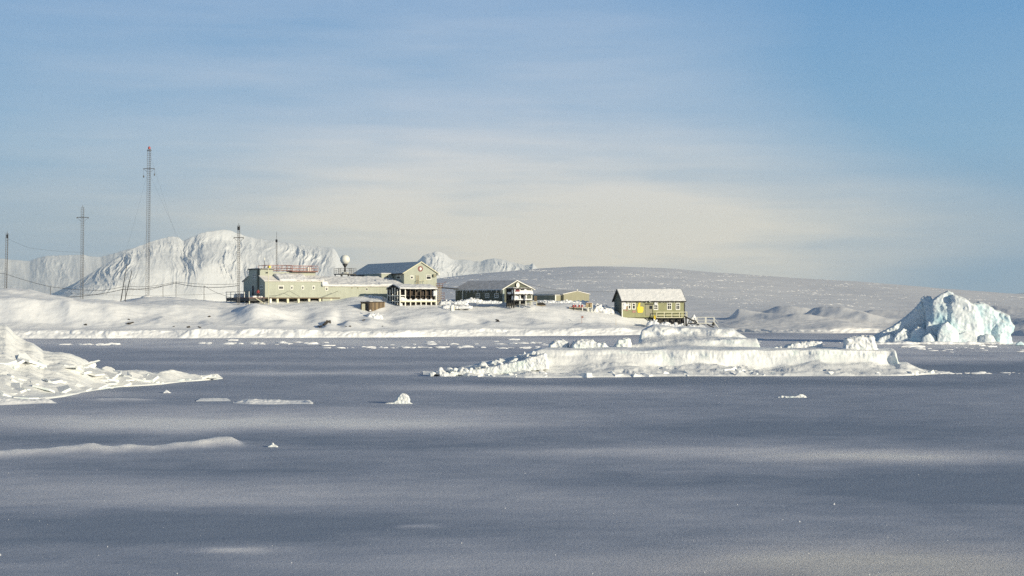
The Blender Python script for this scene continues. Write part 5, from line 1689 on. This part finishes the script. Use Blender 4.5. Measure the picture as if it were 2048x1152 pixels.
# ---- snow-topped plank shed in front
def plank_shed():
    fr = Frame(740, 307.3, 60, 'plank_shed', 'small brown plank shed with open doorway, half buried in snow', 'shed', z0=ground(x_of(745, 307.3), 307.3, 4.5) - .6)
    Wd, Dp = fr.u(769.5), 0
    # left short side goes away along -u? the lit left face is the end wall
    Ln = fr.v(722.5)
    zb = fr.z0
    zt = fr.z(604.5, 0, 0)
    t = .12
    fr.part('side_wall', MB().box(0, Wd, 0, t, zb, zt), M_BROWN)
    n = 13
    dk_, pl_ = MB(), MB()
    for i in range(n):
        u = Wd * (i + .5) / n
        (pl_ if i in (2, 5, 6, 9, 12) else dk_).box(u - Wd / n * .36, u + Wd / n * .36, -.06, -.002, zb, zt - .05 - .05 * (i % 3))
    fr.part('dark_planks', dk_, M_BROWN)
    fr.part('pale_planks', pl_, M_PLANK)
    fr.part('back_wall', MB().box(t, Wd, Ln - t, Ln, zb, zt).box(Wd - t, Wd, t + .003, Ln - t - .003, zb, zt), M_BROWN)
    v0, v1 = fr.v(732.5), fr.v(723.5)
    def loc(p, dy):
        q = fr.root.matrix_basis.inverted() @ Vector((x_of(p, fr.oy + dy), fr.oy + dy, 0))
        return (q.x, q.y)
    fr.part('door', MB().prism([loc(723.6, .45), loc(730.2, .35), loc(730.2, .27), loc(723.6, .37)], 'z', zb, fr.z(607.5, 0, 0)), M_CREAM)
    fr.part('doorway', MB().box(.06, .10, .3, v1, zb, zt - .3), M_BLACK)  # black sheet across the opening, painting the dark inside
    fr.part('door_frame', MB().box(-.1, .1, v1 + .003, v1 + .2, zb, zt).box(-.1, .1, .13, .28, zb, zt).box(-.1, .1, .283, v1, zt - .25, zt - .003), M_BROWN)
    fr.part('roof', MB().box(-.25, Wd + .15, -.2, Ln + .2, zt + .002, zt + .12), M_DARK)
    snow_part(fr, 'roof_snow', MB().box(-.1, Wd * .22, -.05, Ln * .5, zt + .1, zt + .26), vox=.07, amps=((.5, .1, 'f'),), seed=3.)
plank_shed()
# ================================================================== MASTS, CABLES, SMALL THINGS
def lattice_mast(name, label, px_b, py_b, px_t, py_t, Y, w, rung, arm=None, lamp=False, insul=False, w_top=None, leg_r=.045, group=None, base_snow=False, box=None):
    x, z = x_of(px_b, Y), z_of(py_b, Y)
    zg = ground(x, Y, z)
    zb = min(z, zg) - .4
    H = z_of(py_t, Y) - zb
    dx = x_of(px_t, Y) - x
    t = thing(name, label, 'antenna mast', (x, Y, zb), 0, group)
    wt = w if w_top is None else w_top
    C3 = [(math.cos(a), math.sin(a)) for a in (math.radians(200), math.radians(-20), math.radians(90))]
    def pt(i, h):
        k = h / H
        ww = (w + (wt - w) * k) * .577
        return Vector((dx * k + C3[i][0] * ww, C3[i][1] * ww, h))
    mb = MB()
    for i in range(3):
        mb.tube(pt(i, 0), pt(i, H), leg_r, 5)
    n = max(4, int(H / rung))
    for k in range(n):
        h0, h1 = H * k / n, H * (k + 1) / n
        for i in range(3):
            j = (i + 1) % 3
            mb.tube(pt(i, h1), pt(j, h1), leg_r * .62, 4)
            if i == 0:
                mb.tube(pt(i, h0), pt(j, h1), leg_r * .4, 4)
    mb.build('lattice', M_MAST, t)
    top = Vector((dx, 0, H))
    mb = MB().tube(top, top + Vector((0, 0, .5)), .05)
    if lamp:
        mb.build('mast_top', M_MAST, t)
        MB().lathe([(.05, .0), (.26, .05), (.26, .45), (.1, .6)], 10, (top.x, top.y, top.z + .05)).build('obstruction_lamp', M_RED, t)
        MB().lathe([(.5, -.25), (.5, -.15)], 10, tuple(top)).build('top_plate', M_MAST, t)
    elif box:
        mb.build('mast_top', M_MAST, t)
        MB().box(top.x - box, top.x + box, -box, box, H - .95, H - .2).build('junction_box', M_BLACK, t)
    else:
        mb.build('mast_top', M_MAST, t)
    if arm:
        pa, half = arm
        h = z_of(pa, Y) - zb
        k = h / H
        c = Vector((dx * k, 0, h))
        mb = MB().tube(c + Vector((-half, 0, .03)), c + Vector((half, 0, .03)), .07, 6)
        mb.tube(c + Vector((-half * .35, 0, -.7)), c + Vector((-half, 0, 0)), .035, 4).tube(c + Vector((half * .35, 0, -.7)), c + Vector((half, 0, 0)), .035, 4)
        mb.tube(c + Vector((-half, 0, -.25)), c + Vector((-half, 0, .1)), .05, 5).tube(c + Vector((half, 0, -.25)), c + Vector((half, 0, .1)), .05, 5)
        mb.build('crossarm', M_MAST, t)
        if insul:
            for sx, d in ((-1, 1.4), (1, 1.0)):
                p = c + Vector((sx * half, 0, 0))
                MB().tube(p, p - Vector((0, 0, d)), .02, 4).lathe([(.03, -.5), (.14, -.4), (.14, -.1), (.03, 0)], 8, (p.x, p.y, p.z - d)).build('insulator', M_MAST, t)
    if base_snow:
        mb = MB().lathe([(1.5, 0.1), (1.2, .35), (.5, .6), (.05, .7)], 14, (0, 0, zg - zb - .1))
        me = mb.build('base_snow', M_SNOW, t, smooth=True)
    return t, zb, H

lattice_mast('lattice_mast', 'tallest lattice antenna mast with a red lamp at its top', 295, 602, 298.6, 299, 320, .68, .42, arm=(337.5, 1.15), lamp=True, insul=True, base_snow=True, leg_r=.038)
lattice_mast('lattice_mast', 'second tallest lattice mast with a long plain crossarm near its top', 164, 599, 165.5, 415, 320, .55, .48, arm=(435, 1.25), leg_r=.04)
lattice_mast('lattice_mast', 'thin lattice mast farthest left, without a crossarm', 11.5, 584, 14.5, 467, 318, .45, .48, leg_r=.045, box=.14)
lattice_mast('lattice_mast', 'lattice mast with a small crossarm, right before the stilted end of the station', 477, 605, 477.6, 451, 308.5, .45, .42, arm=(475.5, 1.0), leg_r=.045, box=.2)
lattice_mast('whip_mast', 'slender mast rising from the station roof behind the red rail', 553, 546, 553.3, 482, 322, .22, .4, leg_r=.03)
t_ = [o for o in COL.objects if o.name.startswith('whip_mast')][-1]
MB().tube((.02, 0, z_of(482, 322) - t_.location.z), (.05, 0, z_of(463, 322) - t_.location.z), .035, 5).build('whip', M_CABLE, t_)
MB().box(-.2, .2, -.2, .2, z_of(484, 322) - t_.location.z, z_of(479, 322) - t_.location.z).build('coupler_box', M_BLACK, t_)

def pole(name, label, px0, py0, px1, py1, Y, r, mat, cat, group=None, r2=None, parts=None, sink=.5):
    a, b = at(px0, py0, Y), at(px1, py1, Y)
    d = (a - b).normalized()
    a2 = a + d * sink
    o = MB().tube((0, 0, 0), b - a2, r, 7, r2).build(name, mat, None)
    o.location = a2
    return tag(o, label, cat, group)
# leaning antenna poles left of the tall mast
pole('leaning_pole', 'taller of two dark leaning poles left of the tallest mast', 241, 606, 254, 528, 317, .11, M_CABLE, 'pole', r2=.06)
pole('leaning_pole', 'shorter of two dark leaning poles left of the tallest mast', 250, 600, 264, 541, 320, .09, M_CABLE, 'pole', r2=.07)
pole('antenna_rod', 'short rod with a white tip on the station roof turret', 528.6, 538, 529, 521, 314, .05, M_CABLE, 'antenna', r2=.05, sink=.1)
MB().lathe([(.06, 0), (.12, .05), (.12, .55), (.05, .65)], 8, tuple(at(529, 521, 314) - COL.objects[-1].location)).build('rod_tip', M_WHITE, COL.objects[-1])
pole('flag_pole', 'pale thin pole standing before the front of the station', 537, 606, 536.5, 537, 310.5, .075, M_CREAM, 'pole')
pole('antenna_rod', 'thin rod on the right slope of the gabled hall roof', 864, 541, 864, 529, 333, .03, M_CABLE, 'antenna', sink=.1)

CP = [(101, 591, 573, 317), (251, 608, 571.5, 313), (326, 603, 570, 319), (352, 600, 563.5, 322), (408, 603.5, 571, 316)]
LB = ['leftmost thin cable pole, between the two left masts', 'thin cable pole beside the two leaning poles', 'thin cable pole just right of the tallest mast, with snow at its foot', 'tallest thin cable pole, second right of the tallest mast', 'thin cable pole midway between tallest mast and station']
for (p, yb, yt, Y), lb in zip(CP, LB):
    pole('cable_pole', lb, p, yb, p, yt, Y, .055, M_MAST, 'pole', 'poles carrying the cables')

def cable(label, pts, r, sag=.0, group=None, n=14, mat=None):
    """hung line through (px, py, Y) points"""
    P = [at(*p) for p in pts]
    path = []
    for a, b in zip(P[:-1], P[1:]):
        for i in range(n):
            k = i / n
            q = a.lerp(b, k)
            q.z -= sag * 4 * k * (1 - k) * (b - a).length / 20
            path.append(q)
    path.append(P[-1])
    c = path[0].copy()
    o = MB().path([p - c for p in path], r, 5).build('cable', mat or M_CABLE, None)
    o.location = c
    return tag(o, label, 'cable', group)
G = 'cables on the left slope'
cable('thick cable from the low left rise over the leaning poles to the station', [(128, 594, 318), (165, 592, 320), (244, 579, 317), (297, 576.5, 320), (352, 566, 322), (408, 574, 316), (477, 571, 309)], .055, .35, G)
cable('thin upper cable from the left edge past the second mast', [(-60, 535, 322), (12, 548, 318), (101, 573.5, 317), (200, 581, 318), (251, 572, 313), (297, 573, 320)], .04, .3, G)
cable('thin top cable running right from the tallest pole to the station', [(297, 573, 320), (352, 563.8, 322), (477, 567.5, 309)], .035, .3, G)
cable('thin lower cable between tallest mast and the leaning poles', [(251, 575, 313), (297, 580, 320), (326, 572, 319), (352, 566, 322)], .03, .3, G)
cable('slack cable dropping from the pole nearest the station to the ground', [(408, 571.5, 316), (430, 584, 314), (478, 600, 310)], .035, .2, G)
cable('low sagging cable across the foot of the two leaning poles', [(130, 586, 317), (240, 590, 315), (300, 592, 318), (352, 590, 321), (477, 583, 309)], .022, .2, G)
for lb, a, b in (('faint guy wire left of the tallest mast, outer', (296, 345, 320), (225, 600, 326)), ('faint guy wire left of the tallest mast, inner', (296, 455, 320), (262, 600, 316)), ('faint guy wire right of the tallest mast', (298, 345, 320), (412, 600, 330)), ('faint guy wire from the top of the tallest mast', (298, 303, 320), (392, 600, 340))):
    cable(lb, [a, b], .009, 0, 'guy wires of the tallest mast')
cable('faint wire running right from the leftmost mast', [(14, 476, 318), (60, 496, 330), (165, 505, 345)], .016, .2)
cable('thin wires hung from a hook on the front of the station, left', [(537, 592, 311), (560, 590, 312.2), (578.5, 581.5, 313)], .03, .1)
cable('thin wires hung from a hook on the front of the station, right', [(578.5, 581.5, 313), (600, 594, 314.5)], .03, .05)
cable('thin wire slanting down the right part of the station front', [(676.5, 582, 318.5), (640, 597, 316)], .035, 0)
cable('thin cable from the green building across to the low shed', [(1048, 566, 327), (1115, 580, 338), (1154, 582, 345)], .03, .15)
cable('thin cable from the low shed to the olive hut', [(1154, 582, 345), (1236, 583, 330)], .025, .15)
cable('dark guy cable curving to the snow below the station deck', [(495, 604, 309), (489, 614, 307), (478, 620.5, 304.5)], .05, 0)  # a cast shadow modelled as a dark tube

# ---- marker sticks in the snow
def stick(label, px, py0, py1, red):
    p = hit(px, py0)
    t = thing('marker_stick', label, 'marker', p)
    h = (py0 - py1) * p.y / F
    MB().tube((0, 0, -.3), (0, 0, h), .035, 6).build('stick', M_WOOD if not red else M_PINK, t)
    if red:
        MB().box(-.1, .35, -.02, .02, h - .45, h).build('flag', M_PINK, t)
stick('thin red marker stick in the snow below the plank platform', 1163.5, 646, 632, True)
stick('thin brown marker stick in the snow below the olive hut', 1232, 650, 638, False)

# ---- white utility box on the slope
def utility_box():
    p = hit(904.5, 621)
    Y = p.y
    t = thing('utility_box', 'lone white box with a snow cap on the slope below the green building', 'box', p, math.radians(25))
    w, h = 7.0 * Y / F, 9.0 * Y / F
    MB().box(-w / 2, w / 2, -w / 2, w / 2, -.2, h).build('body', M_WHITE, t, bevel=.04)
    MB().lathe([(.52 * w, h), (.5 * w, h + .1), (.3 * w, h + .2), (.02, h + .22)], 12).build('snow_cap', M_SNOW, t, smooth=True)
    MB().box(w * .28, w / 2 + .005, -w / 2 - .03, -w / 2 - .001, .15, h - .1).build('door', M_CREAM, t)
utility_box()

# ---- plank platform with drums and crate
def plank_platform():
    Y = 325.0
    t = thing('plank_platform', 'low plank platform carrying red drums and a wooden crate, left of the hut', 'platform', at(1160, 615, Y))
    inv = Matrix.Translation(-t.location)
    X = lambda p: x_of(p, Y)
    zt = z_of(614.2, Y)
    def P(nm, mb, mat):
        o = mb.build(nm, mat, None); o.data.transform(inv); o.parent = t
    P('deck', MB().box(X(1138), X(1185), Y - .6, Y + 1.8, zt - .22, zt), M_CREAM)
    for p in (1147, 1164.7, 1176, 1184.8):
        P('post', MB().box(X(p) - .1, X(p) + .1, Y - .7, Y - .602, zt - 1.2, zt + (0.9 if p > 1180 else 0)), M_WHITE if p > 1160 else M_DARK)
    P('side_rail', MB().box(X(1138), X(1168), Y - .66, Y - .603, zt - .1, zt + .02), M_PINK)
    for i, (p, lb) in enumerate(((1146.5, 'first red drum from the left on the plank platform'), (1151, 'second red drum from the left on the plank platform'), (1158.5, 'third red drum from the left on the plank platform'), (1164, 'red drum on the plank platform next to the wooden crate'))):
        q = thing('red_drum', lb, 'drum', (X(p), Y + .2, zt), 0, 'red drums on the plank platform')
        h = .5
        MB().lathe([(.2, 0), (.21, .02), (.2, .04), (.2, h * .5), (.215, h * .52), (.2, h * .54), (.2, h - .02), (.17, h)], 12).build('barrel', M_RED, q, smooth=True)
        MB().lathe([(.2, h), (.18, h + .08), (.02, h + .14)], 10).build('snow_cap', M_SNOW, q, smooth=True)
    c = thing('wooden_crate', 'pale wooden crate with a snowy lid on the right end of the plank platform', 'crate', (X(1177.8), Y + .3, zt))
    MB().box(-.68, .68, -.5, .5, 0, .82).build('body', M_WOOD, c, bevel=.02)
    MB().box(-.78, .74, -.56, .56, .822, .93).build('lid', M_RUST, c)
    MB().box(-.5, .7, -.5, .5, .932, 1.06).build('snow_cap', M_SNOW, c, bevel=.05)
    for p, lb in ((1175.4, 'left one of two white drums under the plank platform'), (1180.4, 'right one of two white drums under the plank platform')):
        q = thing('white_drum', lb, 'drum', (X(p), Y - .1, zt - 1.15))
        MB().lathe([(.3, 0), (.31, .03), (.3, .06), (.3, .4), (.315, .43), (.3, .46), (.3, .8), (.27, .82)], 14).build('barrel', M_WHITE, q, smooth=True)
    q = thing('snow_sledge', 'dark covered sledge in the snow right of the green building', 'sledge', hit(1081, 611.5) or at(1081, 611, 322))
    mb = MB().prism([(-1.1, .1), (-.7, .6), (.5, .75), (1.1, .35), (1.1, .1)], 'y', -.4, .4)
    mb.build('cover', M_DARK, q, bevel=.05)
    MB().tube((-1.2, -.35, .05), (1.2, -.35, .05), .05).tube((-1.2, .35, .05), (1.2, .35, .05), .05).build('runner', M_WOOD, q)
    q = thing('wooden_bench', 'small snow-covered wooden stand beside the snow-filled rack', 'stand', at(1066, 606.5, 319))
    MB().box(-.7, .9, -.3, .4, .35, .46).build('top', M_CREAM, q)
    for x in (-.6, .8):
        MB().box(x - .07, x + .07, -.25, .3, -.5, .349).build('leg', M_CREAM, q)
    MB().box(.25, .85, .3, .5, .462, 1.55).build('back_board', M_BROWN, q)
plank_platform()

# ---- rocks showing through the snow
def rocks():
    rng = np.random.default_rng(9)
    L_ = [((171, 650), .22, 'single small dark rock in the left snow slope under the second mast'),
          ((258, 648), .32, 'larger dark rock of the pair below the leaning poles'),
          ((264, 646), .22, 'smaller dark rock of the pair below the leaning poles'),
          ((258, 639.5), .16, 'tiny brown rock just above a pair of dark rocks on the left slope'),
          ((376, 655), .28, 'wide flat brown rock low on the slope right of the tallest mast'),
          ((397, 654), .14, 'upper of two tiny rocks low on the slope near the station'),
          ((400, 656), .18, 'lower of two tiny rocks low on the slope near the station'),
          ((348, 653.5), .13, 'tiny rock left of the wide flat brown rock'),
          ((418, 634), .2, 'faint brown rock streak high on the left slope'),
          ((655, 645), .42, 'biggest dark rock outcrop in the snow hollow under the plank shed'),
          ((650, 649), .34, 'dark rock directly below the biggest outcrop'),
          ((642, 654), .3, 'flat dark rock at the lower left of the biggest outcrop'),
          ((637, 653.5), .16, 'leftmost small rock beside the biggest outcrop'),
          ((692, 653.5), .12, 'left of two small rocks right of the biggest outcrop'),
          ((700, 653), .2, 'right of two small rocks right of the biggest outcrop'),
          ((727, 641), .2, 'thin dark rock in a crease below the plank shed'),
          ((765, 653), .13, 'small rock low on the slope right of the plank shed'),
          ((995, 643.5), .36, 'dark rock in a snow notch below the green building'),
          ((993, 640.5), .2, 'small rock on top of the rock in the snow notch')]
    for k, ((px, py), s, lb) in enumerate(L_):
        p = hit(px, py)
        if p is None: continue
        bm = bmesh.new()
        bmesh.ops.create_icosphere(bm, subdivisions=3, radius=1.0)
        for v in bm.verts:
            q = np.array([[*(v.co * 1.3 + Vector((k * 5.3, 1, 2)))]])
            v.co *= 1 + .7 * float(noise3(q)[0]) + .25 * float(noise3(q * 3)[0])
        me = bpy.data.meshes.new('dark_rock')
        bm.to_mesh(me); bm.free()
        o = link('dark_rock', me, M_ROCK)
        o.location = p + Vector((0, .1, 0))
        o.scale = (s * 1.5, s, s * .95)
        o.rotation_euler = (0, rng.uniform(-.5, .1), rng.uniform(-1, 1))
        tag(o, lb, 'rock', 'rocks poking out of the shore snow')
rocks()

# ---- rough shovelled and drifted snow against the buildings
def snow_heap(label, spots, Y, seed, vox=.08, rough=.3):
    rng = np.random.default_rng(int(seed * 10))
    mb = MB()
    for (p0, p1, top, base, dep) in spots:
        mid = base - (base - top) * .62
        frust(mb, [(p0 - 3, base + 4), (p0, (mid + base) / 2), (p0 + (p1 - p0) * .3, mid), (p0 + (p1 - p0) * .7, mid + .6), (p1, (mid + base) / 2), (p1 + 3, base + 4)], Y - dep / 2, Y + dep / 2, .25)
        for i in range(int((p1 - p0) / 1.7)):
            p = rng.uniform(p0, p1)
            e = 1 - abs(2 * (p - p0) / (p1 - p0) - 1) ** 2.5 * .6
            tp = base - (base - top) * e * rng.uniform(.35, 1.05)
            w = rng.gamma(2.2, .75) + .8
            h = w * rng.uniform(.6, 1.1)
            Yk = Y - dep * .5 * (1 - (base - tp) / (base - top + .1)) + rng.uniform(-.2, .2) * dep
            frust(mb, [(p + w * math.cos(q * 1.2566 + .4) * rng.uniform(.7, 1.2), tp + h * .7 + h * math.sin(q * 1.2566 + .4) * rng.uniform(.7, 1.2)) for q in range(5)], Yk - w * .06, Yk + w * .08, .25)
    me = sculpt(mb, vox, [(1.0, rough * .8, 'r'), (.4, rough * .35, 'c'), (.2, rough * .25, 'f')], seed, 'ploughed_snow')
    o = link('ploughed_snow', me, M_SNOW, smooth=True)
    tag(o, label, kind='stuff')
snow_heap('rough heaped snow along the front of the dark green building', [(878, 908, 599, 607, 3), (908, 935, 598, 607, 3), (928, 962, 595.5, 602, 2.5), (955, 1000, 600, 604, 2)], 321, 1.0, vox=.09, rough=.2)
snow_heap('rounded snow ridge below the green building', [(884, 914, 607, 614, 4), (916, 942, 610, 614, 2.5)], 317, 2.0, vox=.09, rough=.15)
snow_heap('lumpy snow piled against the low shed', [(1076, 1118, 598.5, 607, 3), (1112, 1150, 599, 606, 3), (1140, 1180, 600, 606, 3)], 334, 3.0, vox=.09, rough=.25)
snow_heap('lumpy snow between the plank platform and the hut', [(1188, 1206, 606, 620, 3), (1204, 1228, 611, 624, 3), (1182, 1200, 617, 630, 3)], 328, 4.0, vox=.09, rough=.28)
snow_heap('broken snow tumbled below the right half of the hut', [(1294, 1318, 637, 650, 3), (1314, 1345, 641, 654, 3), (1338, 1372, 645, 656, 3), (1370, 1400, 649, 656, 2.5)], 322, 5.0, vox=.09, rough=.28)
snow_heap('snow banked around the doorway of the plank shed', [(733, 752, 619, 638, 2.5), (748, 764, 624, 636, 2)], 304.5, 6.0, vox=.09, rough=.25)
snow_heap('small snow pile against the station wall left of the storage rack', [(722, 742, 589, 596, 2), (738, 762, 590, 596, 2)], 322, 7.0, rough=.15)
mb = MB()
frust(mb, [(1373, 652), (1377, 642), (1384, 633), (1388, 628.5), (1390, 632), (1394, 641), (1400, 652)], 329.5, 331.5, .15)
tag(link('drifted_snow', sculpt(mb, .08, [(.8, .15, 'r'), (.3, .06, 'f')], 4.0, 'drifted_snow'), M_SNOW, smooth=True), 'pointed snow fin standing at the right corner of the hut', kind='stuff')

# ---- person in a red jacket on the deck
def person():
    fr = MAIN
    u = -1.5
    v = fr.v(516.3, u)
    zf = fr.z(595, 0, 0)
    loc = fr.w(u, v, zf)
    V = [((0, 0, .95), .135), ((0, 0, 1.12), .15), ((0, 0, 1.34), .17), ((0, 0, 1.46), .10), ((0, -.01, 1.54), .055), ((0, -.02, 1.63), .095), ((0, -.01, 1.73), .075),
         ((-.10, 0, .88), .10), ((-.11, -.02, .48), .075), ((-.12, 0, .09), .055), ((-.12, -.14, .05), .05),
         ((.10, 0, .88), .10), ((.12, .02, .48), .075), ((.14, .04, .09), .055), ((.15, -.10, .05), .05),
         ((-.20, 0, 1.40), .075), ((-.27, .02, 1.14), .06), ((-.25, -.10, .92), .042), ((-.25, -.13, .85), .035),
         ((.20, 0, 1.40), .075), ((.28, .02, 1.14), .06), ((.25, -.10, .92), .042), ((.25, -.13, .85), .035)]
    E = [(0, 1), (1, 2), (2, 3), (3, 4), (4, 5), (5, 6), (0, 7), (7, 8), (8, 9), (9, 10), (0, 11), (11, 12), (12, 13), (13, 14), (2, 15), (15, 16), (16, 17), (17, 18), (2, 19), (19, 20), (20, 21), (21, 22)]
    for wv, sx in ((18, -1), (22, 1)):
        bx = V[wv][0]
        for q, (ox_, ln) in enumerate(((-.03, .07), (-.012, .085), (.008, .08), (.027, .06))):
            b = len(V)
            V.append(((bx[0] + ox_, bx[1] - .01, bx[2] - ln * .6), .0095))
            V.append(((bx[0] + ox_, bx[1] + .005, bx[2] - ln), .008))
            E += [(wv, b), (b, b + 1)]
        b = len(V)
        V.append(((bx[0] - sx * .045, bx[1] - .03, bx[2] - .025), .011))
        E.append((wv, b))
    me = bpy.data.meshes.new('person')
    me.from_pydata([p for p, r in V], E, [])
    o = bpy.data.objects.new('tmp', me)
    COL.objects.link(o)
    o.modifiers.new('s', 'SKIN').use_smooth_shade = True
    for i, (p, r) in enumerate(V):
        sv = me.skin_vertices[0].data[i]
        sv.radius = (r, r)
        sv.use_root = (i == 0)
    sb = o.modifiers.new('sub', 'SUBSURF'); sb.levels = 1
    dg = bpy.context.evaluated_depsgraph_get(); dg.update()
    m2 = bpy.data.meshes.new_from_object(o.evaluated_get(dg))
    bpy.data.objects.remove(o)
    skin = flat_mat('skin', (.45, .27, .19), .6, .05)
    trou = flat_mat('dark_trousers', (.02, .02, .025), .8, .2)
    jack = flat_mat('red_jacket', (.30, .03, .03), .7, .15)
    for m in (jack, trou, skin): m2.materials.append(m)
    for p in m2.polygons:
        z = p.center.z; x = abs(p.center.x)
        p.material_index = 1 if (z < .93 and x < .21) else (2 if z > 1.5 or (z < .9 and x >= .21) else 0)
        p.use_smooth = True
    b = bpy.data.objects.new('person', m2)
    COL.objects.link(b)
    b.location = loc
    b.rotation_euler = (0, 0, math.radians(20))
    tag(b, 'person in a red jacket and dark hat standing on the station deck', 'person')
    MB().lathe([(.118, 1.64), (.122, 1.70), (.10, 1.78), (.03, 1.815)], 14, (0, -.012, 0)).build('hat', M_BLACK, b, smooth=True)
    for sx in (-1, 1):
        MB().lathe([(.002, -.012), (.012, 0), (.002, .012)], 6, (sx * .035, -.108, 1.64)).build('eye', M_BLACK, b)
    MB().prism([(-.105, 1.62), (-.14, 1.60), (-.10, 1.59)], 'x', -.014, .014).build('nose', skin, b)
    MB().box(-.03, .03, -.112, -.10, 1.555, 1.565).build('mouth', M_MAROON, b)
person()
